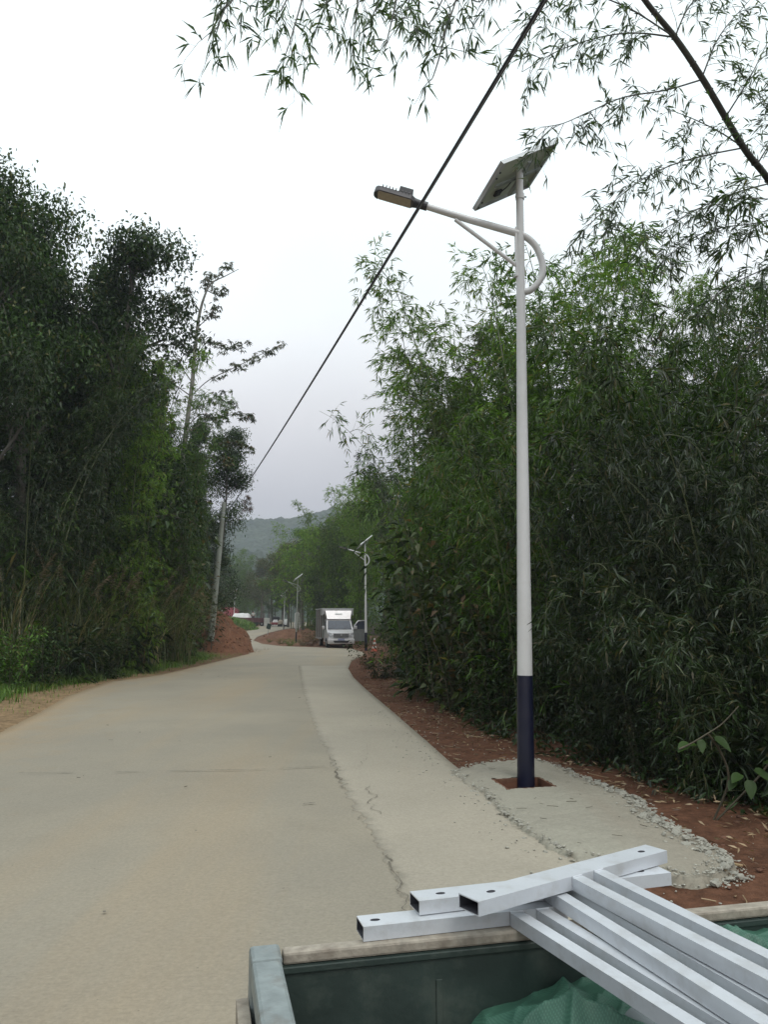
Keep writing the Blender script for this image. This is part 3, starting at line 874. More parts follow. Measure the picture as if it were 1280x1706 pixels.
TS = make_tree_meshes(27, h=9, levels=3, first=12, cluster=9, leafL=.24, leafW=.06, spread=.27, trunk_h=.50, up=.75, trunk_r=.11, whorl=True, bark='bark_pale', wmin=3)
TW_ = make_tree_meshes(24, h=5, levels=3, first=10, cluster=44, leafL=.10, leafW=.042, spread=.36, trunk_h=.12, trunk_r=.05, wmin=3, cl_rad=.24)
SA = make_shrub_meshes(31, h=2.2, stems=34, per=34, leafL=.15, leafW=.062)
SN = make_shrub_meshes(35, h=2.2, stems=34, per=34, leafL=.13, leafW=.055, spread=.22)
SB = make_shrub_meshes(32, h=2.2, stems=38, per=34, spread=.32, leafL=.12, leafW=.035, mat='olive_leaf')
SC = make_shrub_meshes(33, h=1.0, stems=30, per=24, leafL=.09, leafW=.042, mat='broad_leaf_light', spread=.9)
SG = make_shrub_meshes(34, h=2.0, stems=40, per=14, leafL=.42, leafW=.05, mat='bamboo_leaf_shaded', spread=.8, droop=.5)   # long strappy leaves

M['bamboo_olive'] = leaf_mat('bamboo_olive', (.045, .060, .018), (.085, .105, .032), (.15, .12, .05), trans=.32, c3amt=.08)
random.seed(3)
def rz(): return random.uniform(0, 6.28)
RB = 'bamboo clumps along the right side of the road'
LB = 'trees and bamboo on the left bank'
def SLENDER():
    r = np.random.default_rng(5); YS = 34.
    def q(lst, j=.0): return [P(a, b, YS + r.normal(0, j)) for a, b in lst]
    O = P(288, 900, YS); O.z = gzf(O.x, YS) - .2
    root = empty('tree', O, 'slender pale trunked tree with sparse whorled leaves standing alone against the sky', 'tree', LB); Oa = np.array(O)
    tr = Tubes(); trunk = polyline([O] + q([(292, 870), (300, 800), (312, 700), (320, 640), (325, 580), (331, 530), (340, 495), (352, 472), (375, 460), (398, 448)]), 50)
    tr.add(trunk - Oa, np.interp(np.linspace(0, 1, 50), [0, .5, .8, 1], [.13, .085, .035, .012]), 8); link('trunk', tr.mesh('trunk', M['bark_pale']), root)
    fo, tb = Foliage(), Tubes()
    brs = [[(323, 655), (350, 632), (400, 608), (440, 588), (474, 573)], [(322, 640), (300, 610), (272, 580), (258, 548)], [(327, 600), (345, 570), (380, 580), (410, 572)], [(316, 685), (350, 668), (378, 652)],
           [(326, 570), (305, 530), (285, 510), (262, 495)], [(333, 520), (318, 495), (300, 478)], [(341, 494), (347, 472), (352, 458)], [(311, 720), (345, 702), (395, 690), (420, 700)], [(306, 760), (350, 742), (395, 738), (424, 752)],
           [(318, 660), (290, 640), (262, 618), (246, 590)], [(330, 545), (350, 525), (366, 505)], [(345, 484), (360, 490), (372, 480)], [(300, 800), (330, 770), (365, 762), (385, 775)], [(325, 590), (300, 572), (285, 560)], [(360, 468), (372, 450), (388, 440)],
           [(305, 770), (280, 740), (262, 720)], [(312, 710), (335, 690), (360, 700), (392, 668)]]
    for b in brs:
        c = polyline(q(b, .35), 22) - Oa; tb.add(c, np.linspace(.028, .007, 22), 4)
        L = np.linalg.norm(np.diff(c, axis=0), axis=1).sum()
        for k in range(int(L * 9)):
            f = r.uniform(.3, 1) * 20.9; i = int(f); p = c[i] + (c[i + 1] - c[i]) * (f - i)
            d = unit(r.normal(0, 1, 3) * [1, 1, .5] + [0, 0, .15]); e_ = p + d * r.uniform(.1, .38); tb.add(np.array([p, e_]), [.006, .004], 3)
            n = 9; a = r.uniform(0, 6.28, n); D = np.stack([np.cos(a), np.sin(a), r.uniform(-.75, .1, n)], 1)
            fo.leaves(e_ + r.normal(0, .03, (n, 3)), D, .20 * r.uniform(.7, 1.2, n), .058, .3)
    link('crown', fo.mesh('crown_foliage', M['olive_leaf'], r), root); link('branches', tb.mesh('crown_twigs', M['bark']), root)['kind'] = 'stuff'
# ---- right side: px, Y, top py, proto, label, leaf material, tilt
def bam(px, Y, top, proto, label, group=RB, mat=None, tilt=(0, 0), wx=1.0, rot=None):
    loc, s = place(px, Y, top, proto)
    return bamboo_thing(proto, loc, (s * wx, s * wx, s), rz() if rot is None else rot, label, group, tilt, leafmat=mat)
bam(768, 19, 475, BN, 'tallest feathery bamboo standing alone against the sky between the lamp head and the pole', mat='bamboo_leaf_lit_pale', wx=1.1)
bam(715, 21, 520, BN, 'feathery bamboo just left of the tallest one, its top spreading to the left', mat='bamboo_leaf_lit_pale', tilt=(0, -.06), wx=1.0)
bam(690, 25, 630, BN, 'bamboo clump arching out over the road farthest left on the right side', tilt=(0, -.22), wx=1.3)
bam(750, 20, 560, BS, 'wide olive green bamboo clump left of the near lamp pole', mat='bamboo_olive', wx=.85)
bam(820, 17, 590, BS, 'bamboo clump directly behind the near lamp pole at the left', wx=1.)
bam(905, 15, 520, BS, 'bamboo clump rising right behind the curved stay of the near lamp', wx=.9)
bam(975, 14, 370, BN, 'tall narrow bamboo top against the sky right of the near lamp', mat='bamboo_leaf_lit_pale', wx=1.0)
bam(925, 16, 400, BN, 'tall narrow bamboo top seen through the curved stay of the near lamp', wx=1.2)
bam(1075, 13, 450, BS, 'full bamboo clump under the leaning bamboo cane, left half', mat='bamboo_leaf_lit_pale', wx=.8)
bam(1160, 12, 480, BS, 'full bamboo clump under the leaning bamboo cane, right half', wx=.9)
bam(1260, 11, 470, BS, 'bamboo clump at the right picture edge below the leaning cane', wx=.8)
bam(1340, 10, 400, BS, 'bamboo clump cut by the right picture edge', wx=.8)
for k, (px, Y, top) in enumerate([(710, 30, 740), (780, 27, 660), (860, 24, 640), (950, 22, 610), (1050, 20, 580), (1160, 19, 560), (1270, 18, 540), (710, 36, 790)]):
    bam(px, Y, top, (BA, BS)[k % 2], 'bamboo mostly hidden in the dark behind the front clumps on the right', 'bamboo behind the front clumps', mat='bamboo_leaf_shaded', wx=.8)
# lower wall of leaves
for k, (px, Y, top, lab) in enumerate([
    (1030, 10.2, 760, 'waist to head high bamboo thicket right of the near pole, nearest to it'),
    (1120, 8.8, 700, 'dense bamboo thicket right of the near pole, second from it'),
    (1230, 8.2, 640, 'dense dark bamboo thicket at the right edge above the twig with big leaves'),
    (1310, 7.6, 720, 'bamboo thicket cut by the right picture edge low down'),
    (930, 11.5, 640, 'bamboo thicket behind the near pole at the height of its middle'),
    (1060, 11.0, 560, 'bamboo thicket above and behind the low ones right of the near pole'),
    (1180, 10.2, 520, 'bamboo thicket filling the space left of the right picture edge'),
    (850, 14.0, 700, 'bamboo thicket behind the near pole at its left side'),
    (770, 17.0, 720, 'bamboo thicket between the near pole and the far end of the shoulder')]):
    bam(px, Y, top, BC, lab, 'bamboo thickets on the right', mat='bamboo_leaf_shaded' if k < 4 else None, wx=.85)
def shr(px, Y, top, proto, label, group, mat=None, name='shrub', wx=.9, cat='shrub'):
    loc, s = place(px, Y, top, proto, dz=-.05)
    return shrub_thing(proto, loc, (s * wx, s * wx, s), rz(), label, group, leafmat=mat, name=name, cat=cat)
RS = 'shrubs along the red shoulder on the right'
for k, (px, Y, top, pr, m, lab) in enumerate([
    (684, 23, 985, SN, None, 'round leaved shrub at the far end of the red shoulder'),
    (740, 18.5, 900, SN, 'olive_leaf', 'tall olive shrub above the narrow part of the red shoulder'),
    (690, 32.0, 950, SN, 'bamboo_leaf', 'shrub behind and right of the traffic cone'),
    (745, 16.0, 850, SN, 'broad_leaf', 'tall broad leaved shrub midway along the red shoulder'),
    (800, 13.5, 860, SN, 'olive_leaf', 'tall broad leaved shrub just left of the near pole'),
    (770, 14.2, 1010, SB, None, 'low olive shrub left of the near pole leaning over the soil'),
    (720, 16.4, 1050, SB, None, 'low olive shrub in front of the tall ones by the narrow soil strip'),
    (830, 11.8, 1020, SB, 'broad_leaf', 'low dark shrub touching the near pole at the left'),
    (870, 12.4, 930, SN, None, 'broad leaved shrub straight behind the near pole'),
    (945, 10.6, 1010, SB, 'bamboo_leaf_shaded', 'dark shrub right behind the broken slab'),
    (1000, 9.0, 1120, SB, 'bamboo_leaf_shaded', 'narrow leaved shrub at the far edge of the broken slab'),
    (1075, 8.0, 1150, SB, 'bamboo_leaf_shaded', 'narrow leaved shrub beside the crumbled slab edge'),
    (1150, 7.5, 1130, SN, 'broad_leaf', 'dark broad leaved shrub behind the bare twig'),
    (1240, 7.2, 1120, SN, 'broad_leaf', 'dark broad leaved shrub low at the right picture edge'),
    (1290, 6.9, 1200, SG, None, 'strap leaved plant cut by the right picture edge')]):
    shr(px, Y, top, pr, lab, RS, m)
for k, (px, Y, top, lab) in enumerate([(1135, 8.5, 1010, 'fine leaved young bamboo in front of the dark thicket, above the slab corner'), (1045, 9.3, 1020, 'fine leaved young bamboo right of the blue pole foot'),
                                  (1220, 7.4, 1000, 'fine leaved young bamboo near the right picture edge'), (985, 10.6, 1100, 'fine leaved young bamboo just behind the slab beside the pole'),
                                  (1290, 7.4, 900, 'fine leaved young bamboo hanging in at the right picture edge')]):
    bam(px, Y, top, BD, lab, 'young bamboo on the right', mat='bamboo_leaf_shaded')
# vine draped mound of bigger leaves in the middle of the bamboo
for k, (px, Y, top, s_, lab) in enumerate([(960, 12.2, 640, 1., 'bright vine leaves draped over the bamboo right of the near pole'), (1020, 11.6, 610, 1., 'topmost vine mound hanging over the dark hollow'), (900, 13, 670, 1., 'vine leaves draped just right of the near pole, lower end')]):
    X_ = P(px, 1035, Y).x; zt = P(px, top, Y).z
    SC['h'] = 1
    o = shrub_thing(SC, (X_, Y, zt - 1.15), (1.3, 1.1, 1.15), rz(), lab, 'vines over the bamboo', leafmat='vine_leaf', name='vine', cat='vine')
    mb = MB(); z0 = gzf(X_, Y); mb.tube([(0, 0, (z0 - zt + 1.15) / 1.15), (.1, .1, -1.2), (0, 0, .05)], .02, 6); mb.build('vine_stem', M['twig'], o)

# ---- leaning cane with leafy branches at the upper right
def cane(name, ctrl, r0, r1, sprays, label, seed, loc_i=0, leafL=.122, node=.32, group=None):
    r = np.random.default_rng(seed)
    c = polyline(ctrl, 60)
    O = Vector(c[0])
    root = empty(name, O, label, 'bamboo', group)
    t = Tubes(); rad = np.linspace(r0, r1, len(c))
    t.add(c - np.array(O), rad, 8); link('culm', t.mesh('culm', M['culm_near']), root)
    seglen = np.linalg.norm(np.diff(c, axis=0), axis=1); cum = np.concatenate([[0], np.cumsum(seglen)])
    nd = Tubes()
    for s_ in np.arange(node, cum[-1], node):
        i = np.searchsorted(cum, s_) - 1; d = unit(c[i + 1] - c[i]); p = c[i] + d * (s_ - cum[i]) - np.array(O)
        rr_ = rad[i]
        nd.add(np.array([p - d * .009, p - d * .003, p + d * .003, p + d * .009]), [rr_ * .95, rr_ * 1.22, rr_ * 1.22, rr_ * .95], 8)
    link('node_rings', nd.mesh('node_rings', M['culm_near']), root)['kind'] = 'stuff'
    fo, tb = Foliage(), Tubes()
    for br in sprays:
        pts, dens = br[0], br[1]
        b = polyline(pts, 26)
        tb.add(b - np.array(O), np.linspace(.009, .0028, len(b)), 5)
        Lb = np.linalg.norm(np.diff(b, axis=0), axis=1).sum()
        n = int(Lb * dens)
        for k in range(n):
            f = (.10 + .9 * (k + r.uniform(0, 1)) / n) * (len(b) - 1.001); i = int(min(f, len(b) - 2)); p = b[i] + (b[i + 1] - b[i]) * (f - i)
            d = unit(unit(b[i + 1] - b[i]) + r.normal(0, .65, 3))
            spray(fo, tb, r, p - np.array(O), d, r.uniform(.18, .5), leafL, .0165, twigs=4, fan=4, droop=.55, tw_r=.0022, sublen=.13)
    lf = link('foliage', fo.mesh('foliage', M['bamboo_near'], r, .8), root)
    link('branches', tb.mesh('branches', M['culm_near']), root)['kind'] = 'stuff'
    return root
M['bamboo_near'] = leaf_mat('bamboo_near', (.030, .058, .024), (.060, .10, .034), (.12, .13, .06), trans=.38)
def PP(lst): return [P(*q) for q in lst]
CG = 'bamboo canes leaning in over the road at the top right'
br = [
    (PP([(1240, 246, 7.5), (1180, 258, 7.3), (1120, 275, 7.1), (1070, 300, 6.9), (1030, 330, 6.8), (985, 372, 6.7)]), 15),
    (PP([(1172, 132, 7.1), (1110, 150, 6.9), (1040, 162, 6.8), (985, 185, 6.7), (940, 205, 6.6), (905, 212, 6.55)]), 13),
    (PP([(1125, 62, 6.9), (1060, 55, 6.7), (1000, 62, 6.6), (930, 85, 6.5), (870, 120, 6.4)]), 13),
    (PP([(1125, 62, 6.9), (1040, 10, 6.5), (960, -10, 6.3), (880, 30, 6.2)]), 12),
    (PP([(1210, 195, 7.3), (1250, 130, 7.1), (1285, 60, 6.9)]), 18),
    (PP([(1170, 130, 7.1), (1200, 60, 6.9), (1250, 0, 6.8)]), 18),
    (PP([(1125, 62, 6.9), (1150, 10, 6.8), (1200, -40, 6.6)]), 16),
    (PP([(1262, 275, 7.7), (1295, 220, 7.6), (1330, 160, 7.5)]), 18),
    (PP([(1240, 246, 7.5), (1200, 220, 7.3), (1160, 200, 7.1), (1110, 180, 7.0)]), 10),
    (PP([(1285, 305, 7.8), (1230, 320, 7.6), (1170, 345, 7.4), (1110, 380, 7.2), (1060, 410, 7.1)]), 12),
]
cane('leaning_bamboo', PP([(1700, 1500, 9.5), (1560, 1000, 9.4), (1420, 560, 9.0), (1300, 330, 8.0), (1240, 246, 7.5), (1172, 132, 7.1), (1125, 62, 6.9), (1075, 0, 6.7), (1000, -110, 6.4)]), .045, .024, br,
     'long dark bamboo cane leaning in from the right edge, leafy branches over the solar panel', 41, group=CG)
br = [
    (PP([(1330, 350, 7.9), (1270, 370, 7.7), (1200, 380, 7.5), (1150, 400, 7.3), (1100, 440, 7.2)]), 15),
    (PP([(1330, 420, 7.9), (1270, 450, 7.7), (1210, 480, 7.6), (1160, 530, 7.5)]), 14),
    (PP([(1330, 300, 7.8), (1290, 330, 7.6), (1230, 330, 7.4), (1170, 350, 7.3)]), 10),
    (PP([(1330, 480, 7.9), (1280, 540, 7.8), (1230, 600, 7.7)]), 14),
    (PP([(1330, 560, 7.9), (1290, 620, 7.8), (1250, 690, 7.8)]), 14),
    (PP([(1330, 260, 7.8), (1290, 200, 7.6), (1255, 150, 7.4)]), 14),
]
cane('upright_bamboo', PP([(1500, 1500, 9.0), (1420, 900, 8.6), (1360, 520, 8.1), (1332, 350, 7.9), (1325, 240, 7.8), (1330, 100, 7.7)]), .035, .02, br,
     'bamboo branches with loose leaf fans reaching in from the right edge below the leaning cane', 42, group=CG)
# drooping tips along the top edge of the picture
tips = []
for (x0, y0, x1, y1, dns) in [(400, -70, 358, 70, 11), (420, -60, 372, 30, 13), (520, -80, 478, 104, 10), (500, -60, 462, 40, 12), (560, -60, 515, 95, 9), (590, -70, 560, 40, 14), (600, -50, 586, 112, 9),
                              (650, -60, 612, 60, 14), (670, -60, 640, 105, 9), (700, -80, 672, 50, 13), (760, -60, 712, 60, 14), (770, -40, 728, 100, 10), (745, 40, 718, 152, 5), (800, -60, 745, 30, 14), (860, -60, 790, 20, 12), (480, -70, 440, 10, 12), (640, -70, 560, 15, 12)]:
    d_ = 5.4 + .5 * math.sin(x0)
    tips.append((PP([(x0, y0, d_ + .25), (x0 + (x1 - x0) * .3, y0 + (y1 - y0) * .35, d_ + .1), (x0 + (x1 - x0) * .8, y0 + (y1 - y0) * .75, d_), (x1, y1 - 18, d_ - .05)]), dns * .5))
tips.append((PP([(1000, -140, 6.1), (860, -85, 5.8), (760, -60, 5.6), (640, -70, 5.5), (500, -75, 5.4), (400, -65, 5.3)]), 2))
cane('drooping_bamboo', PP([(1800, 1300, 10.5), (1650, 500, 9.5), (1400, 60, 7.6), (1200, -110, 6.6), (1000, -140, 6.1), (760, -90, 5.6), (500, -80, 5.4)]), .04, .010, tips,
     'drooping bamboo tips hanging into the picture along its top edge left of the cables', 43, leafL=.135, group=CG)

# ---- bare bent twig with a few big leaves, lower right
r = np.random.default_rng(9)
O = P(1185, 1350, 6.4); O.z = gzf(O.x, O.y)
root = empty('big_leaf_plant', O, 'bare pale twig with a few large leaves sticking out above the red soil at right', 'plant')
t = Tubes(); tw = polyline([P(1232, 1176, 6.1), P(1205, 1205, 6.1), P(1180, 1222, 6.1), P(1150, 1240, 6.1), P(1132, 1248, 6.1)], 14); t.add(tw - np.array(O), np.linspace(.004, .008, 14), 5)
t.add(polyline([(0, 0, -.05), tuple(P(1215, 1300, 6.3) - O), tuple(P(1200, 1250, 6.2) - O), tuple(P(1180, 1222, 6.1) - O)], 12), .009, 5)
t.add(polyline([(0, 0, -.05), tuple(P(1260, 1300, 6.3) - O), tuple(P(1290, 1260, 6.2) - O)], 12), .008, 5)
link('twig', t.mesh('twig', M['twig']), root)
for (px, py, dx, dz, L_) in [(1148, 1238, -1, -.35, .17), (1168, 1232, -.1, -.8, .13), (1192, 1228, .6, -.5, .19), (1160, 1240, -.7, .1, .10), (1235, 1290, -.9, -.3, .16), (1258, 1282, .8, -.5, .2), (1250, 1300, -.2, -.9, .17), (1275, 1272, .5, .3, .15), (1225, 1300, -.8, -.6, .13)]:
    L_ *= .72; p = np.array(P(px, py, 6.15) - O); d = unit(np.array([dx, -.5, dz])); s_ = unit(np.cross(d, [0, -.4, 1.])); u_ = np.cross(s_, d)
    V, n = [], 7
    for i in range(n):
        tt = i / (n - 1); w = .36 * L_ * math.sin(math.pi * min(1, tt * .93 + .07) ** .75) ** .9 + .001; c = p + d * L_ * tt + np.array([0, 0, -.22 * L_ * tt ** 2])
        V += [c - s_ * w + u_ * w * .22, c, c + s_ * w + u_ * w * .22]
    i = np.arange(n * 3).reshape(n, 3); q = np.stack([i[:-1, :-1], i[:-1, 1:], i[1:, 1:], i[1:, :-1]], -1).reshape(-1, 4)
    link('leaf', mesh_np('leaf', np.array(V), [q], [M['broad_leaf_light'] if L_ < .09 else M['broad_leaf']], True), root)

# ---- left bank
def tre(px, Y, top, proto, label, group=LB, mat=None, tilt=(0, 0), wx=1.0, rot=None, name='tree'):
    loc, s = place(px, Y, top, proto, dz=-.15)
    return tree_thing(proto, loc, (s * wx, s * wx, s), rz() if rot is None else rot, label, group, tilt, name=name, leafmat=mat)
tre(15, 21, 300, TA, 'tall dense tree cut by the left picture edge, highest on the left bank', wx=.85)
tre(60, 24, 400, TN, 'dense tree beside the one at the left picture edge')
tre(-60, 19, 330, TB, 'dense tree mostly outside the left picture edge', wx=.7)
tre(135, 23, 350, TB, 'open crowned dark tree with a slanting limb against the sky on the left bank', mat='broad_leaf', tilt=(0, .10), wx=.85)
tre(185, 25, 445, TN, 'open crowned dark tree right of the one with the slanting limb', mat='broad_leaf', tilt=(0, .03), wx=.75)
SLENDER()
tre(258, 30, 600, TS, 'slender sapling left of the pale trunked tree', mat='olive_leaf', wx=.4)
tre(352, 41, 720, TC, 'leafy small tree behind the top of the leaning utility pole', mat='broad_leaf', wx=.9, tilt=(0, .10))
tre(308, 38, 700, TN, 'dark tree between the pale trunked tree and the utility pole', wx=.6)
loc, s = place(405, 37.5, 790, TW_)
tree_thing(TW_, (P(412, 830, 37).x, 37, P(412, 830, 37).z - .9), .22, 1.0, 'sprig of reddish leaves at the top of the utility pole', LB, leafmat='red_leaf')
for k, (px, Y, top, pr, m, lab) in enumerate([
    (120, 22, 560, BA, None, 'bamboo clump in the shade under the slanting limb'),
    (210, 24, 590, BB, 'bamboo_leaf_lit_pale', 'bamboo clump right of the slanting limb tree, mid height'),
    (275, 28, 640, BA, None, 'bamboo clump left of the pale trunked tree'),
    (305, 37, 770, BB, 'bamboo_leaf', 'small bamboo clump right of the pale trunk'),
    (40, 20, 600, BB, 'bamboo_leaf_shaded', 'dark bamboo clump low behind the left picture edge')]):
    bam(px, Y, top, BS if px > 60 else pr, lab, LB, mat=m, wx=.95)
for k, (px, Y, top) in enumerate([(0, 26, 420), (100, 28, 480), (190, 30, 520), (260, 34, 610), (330, 40, 730), (-80, 22, 420), (50, 32, 450), (150, 34, 520), (230, 38, 600)]):
    tre(px - 25, Y, top + 20, (TA, TN)[k % 2], 'tree hidden in the dark mass of the left bank behind the front row', 'trees behind the front row of the left bank', wx=.85)
for k, (px, Y, top, pr, m, lab) in enumerate([
    (-10, 20, 900, SG, 'bamboo_leaf', 'strap leaved clump at the left picture edge'),
    (40, 20.6, 840, BC, None, 'feathery young bamboo near the left picture edge'),
    (90, 21.7, 830, BC, 'bamboo_leaf_shaded', 'dark young bamboo right of the feathery one at the left'),
    (150, 23.7, 800, SN, None, 'broad leaved bush midway along the foot of the left bank'),
    (200, 25.7, 820, TW_, None, 'bushy small tree on the left bank above the reeds'),
    (250, 28.7, 840, SN, 'olive_leaf', 'olive bush on the left bank above the reeds'),
    (286, 32.2, 880, TW_, 'olive_leaf', 'olive bush at the foot of the pale trunked tree'),
    (316, 37.5, 930, SB, None, 'olive bush directly left of the utility pole'),
    (298, 31, 978, SN, None, 'dark bush left of the red cut bank'),
    (20, 16.9, 1028, SN, 'broad_leaf_light', 'dark bush at the foot of the bank at the left picture edge'),
    (80, 18.2, 1038, SN, None, 'dark bush at the foot of the bank, second from the left picture edge'),
    (130, 19.8, 1033, SG, None, 'strap leaved bush at the foot of the bank, left third'),
    (175, 21.2, 1028, SN, 'broad_leaf', 'dark bush above the green verge grass'),
    (220, 23.5, 1013, SG, None, 'strap leaved bush beside the brown reeds'),
    (262, 26.5, 1013, SN, None, 'dark bush low in front of the olive ones'),
    (286, 29, 1028, SB, 'broad_leaf', 'low dark bush near the utility pole, left of the low olive one'),
    (306, 32, 1048, SB, None, 'low olive bush nearest the foot of the utility pole'),
    (60, 23.2, 700, SN, None, 'leafy bush halfway up the left bank at the edge'),
    (130, 25.2, 690, TW_, None, 'leafy small tree halfway up the left bank'),
    (200, 28.2, 700, TW_, 'broad_leaf_light', 'small tree halfway up the bank under the open crown'),
    (265, 32.2, 740, TW_, 'broad_leaf_light', 'leafy small tree left of the pale trunk, halfway up'),
    (352, 44.2, 850, TW_, None, 'small tree behind the utility pole over the red bank')]):
    if pr in (BC,): bam(px, Y, top, pr, lab, LB, mat=m, wx=.8)
    elif pr is TW_: tre(px, Y, top, pr, lab, LB, mat=m, wx=.8)
    else: shr(px, Y, top, pr, lab, 'bushes at the foot of the left bank', m, wx=.9)
# inclined limb of the open crowned tree
# ---- reeds with brown plumes
def reed(px, Y, h, label, seed):
    r = np.random.default_rng(seed)
    X_ = P(px, 1035, Y).x; z = gzf(X_, Y)
    o = empty('reed_clump', (X_, Y, z - .05), label, 'reeds', 'reed clumps on the left bank')
    pf = lambda n: np.stack([r.normal(0, .28, n), r.normal(0, .28, n), np.zeros(n)], 1)
    link('blades', blades('blades', 170, r, pf, h, .026, M['reed_leaf'], .8, 4), o)
    fo, tb = Foliage(), Tubes()
    for k in range(9):
        a = r.uniform(0, 6.28); hh = h * r.uniform(.85, 1.15); t = np.linspace(0, 1, 8)
        pts = np.stack([np.cos(a) * (.15 + .45 * t ** 2.5) * h * .5, np.sin(a) * (.15 + .45 * t ** 2.5) * h * .5, hh * (t - .12 * t ** 4)], 1)
        tb.add(pts, np.linspace(.006, .002, 8), 4)
        n = 60; f = r.uniform(5.2, 7, n); i = np.minimum(f.astype(int), 6); p = pts[i] + (pts[np.minimum(i + 1, 7)] - pts[i]) * (f - i)[:, None]
        D = unit(pts[-1] - pts[-2]) + r.normal(0, .35, (n, 3)) + [0, 0, -.25]
        fo.leaves(p, D, .16, .008, .3)
    link('plumes', fo.mesh('plumes', M['plume'], r), o)['kind'] = 'stuff'; link('stalks', tb.mesh('stalks', M['reed_leaf']), o)
for k, (px, Y, h, lab) in enumerate([(105, 20.5, 3.6, 'reed clump leaning out above the dark bushes, leftmost of the reeds'), (165, 22.5, 3.4, 'reed clump with pale blades, second from the left'), (205, 23.6, 3.3, 'reed clump in the middle of the bank'),
                                (240, 25.4, 3.5, 'reed clump with brown plumes right of the middle of the bank'), (285, 27.6, 3.6, 'reed clump with brown plumes below the pale trunk'), (290, 29.5, 3.6, 'reed clump with brown plumes left of the utility pole'),
                                (304, 32.0, 3.2, 'reed clump nearest the utility pole'), (20, 18.6, 3.2, 'reed clump at the left picture edge')]):
    reed(px, Y, h, lab, 60 + k)
# ---- ground cover on the left verge, grass, creeping plants (uncountable)
r = np.random.default_rng(77)
def verge_pos(n):
    Y = 14 + (34.6 - 14) * r.random(n) ** 1.2
    X = xtoe(Y) + .45 + r.normal(0, .38, n) + .35 * fbm(Y * 0, Y, 1.1, 2)
    X = np.minimum(X, xl(Y) - .1 - .3 * r.random(n))
    return np.stack([X, Y, gz(X, Y) - .01], 1)
tag(link('verge_grass', blades('verge_grass', 30000, r, verge_pos, .27, .016, M['grass'], .8, 2)), 'bright green grass and weeds along the foot of the left bank', kind='stuff')
def verge2(n):
    Y = 13 + 24 * r.random(n); X = xl(Y) - .1 - np.abs(r.normal(0, .9, n)) ; X = np.maximum(X, xtoe(Y) - .3)
    return np.stack([X, Y, gz(X, Y)], 1)
tag(link('sparse_grass', blades('sparse_grass', 1800, r, verge2, .09, .009, M['grass'], .9, 2)), 'sparse grass tufts on the sandy left verge', kind='stuff')
fo = Foliage(); n = 26000
Y_ = 13 + 25 * r.random(n); X_ = xtoe(Y_) + .35 - np.abs(r.normal(0, 1.0, n)); Z_ = gz(X_, Y_) + r.random(n) * .5 * np.clip((xtoe(Y_) + .6 - X_), .15, 1)
kp = (Y_ < 34.5) | (X_ < -10.2); X_, Y_, Z_ = X_[kp], Y_[kp], Z_[kp]; n = len(X_)
fo.leaves(np.stack([X_, Y_, Z_], 1), r.normal(0, 1, (n, 3)) + [.4, -.4, 0], .11 * r.uniform(.6, 1.3, n), .05, .2)
tag(link('bank_undergrowth', fo.mesh('bank_undergrowth', M['broad_leaf_light'], r)), 'low leafy undergrowth covering the foot of the left bank', kind='stuff')
fo = Foliage(); n = 42000
Y_ = 6 + 52 * r.random(n) ** 1.1; X_ = xtoe(Y_) - .4 - 13 * r.random(n); kp = (Y_ < 34.5) | (Y_ > 44) | (X_ < -10.6); X_, Y_ = X_[kp], Y_[kp]; n = len(X_); Z_ = gz(X_, Y_) + r.random(n) ** 1.5 * 1.1
fo.leaves(np.stack([X_, Y_, Z_], 1), r.normal(0, 1, (n, 3)) + [.4, -.4, 0], .26 * r.uniform(.6, 1.3, n), .09, .2)
tag(link('slope_undergrowth', fo.mesh('slope_undergrowth', M['broad_leaf'], r)), 'dark leafy undergrowth covering the slope of the left bank', kind='stuff')
# dry leaves at the left picture edge
fo = Foliage(); n = 4000
Y_ = r.uniform(15.5, 19, n); X_ = xtoe(Y_) + r.normal(-.1, .4, n); fo.leaves(np.stack([X_, Y_, gz(X_, Y_) + r.random(n) * .12], 1), r.normal(0, 1, (n, 3)) * [1, 1, .3], .10, .03, .1)
tag(link('dry_leaves', fo.mesh('dry_leaves', M['dry_leaf'], r)), 'heap of dry bamboo leaves at the foot of the bank at the left edge', kind='stuff')
# right side ground cover
fo = Foliage(); n = 30000
Y_ = 3 + 42 * r.random(n) ** 1.3
veg = np.interp(Y_, [3, 6.3, 8.9, 10.5, 16.4, 22, 40, 60], [3.6, 3.0, 2.1, 1.5, .85, .3, .9, 3])
X_ = veg + np.abs(r.normal(0, 2.6, n)); Z_ = gz(X_, Y_) + r.random(n) ** 1.6 * np.clip((X_ - veg) * 1.2, .12, .9)
fo.leaves(np.stack([X_, Y_, Z_], 1), r.normal(0, 1, (n, 3)) + [-.4, -.4, 0], .13 * r.uniform(.6, 1.3, n), .04, .2)
tag(link('thicket_undergrowth', fo.mesh('thicket_undergrowth', M['bamboo_leaf_shaded'], r)), 'dark leafy undergrowth at the foot of the bamboo on the right', kind='stuff')
fo = Foliage(); n = 2600
Y_ = 3.4 + 28 * r.random(n) ** 1.4; veg = np.interp(Y_, [3, 6.3, 8.9, 10.5, 16.4, 22, 40], [3.6, 3.0, 2.1, 1.5, .85, .3, .9]); X_ = veg + r.normal(0, .5, n); X_ = np.maximum(X_, xr(Y_) + .05)
fo.leaves(np.stack([X_, Y_, gz(X_, Y_) + .01 + r.random(n) * .03], 1), r.normal(0, 1, (n, 3)) * [1, 1, .25], .075, .018, .05)
tag(link('leaf_litter', fo.mesh('leaf_litter', M['dry_leaf'], r)), 'dry fallen leaves on the red soil along the right shoulder', kind='stuff')
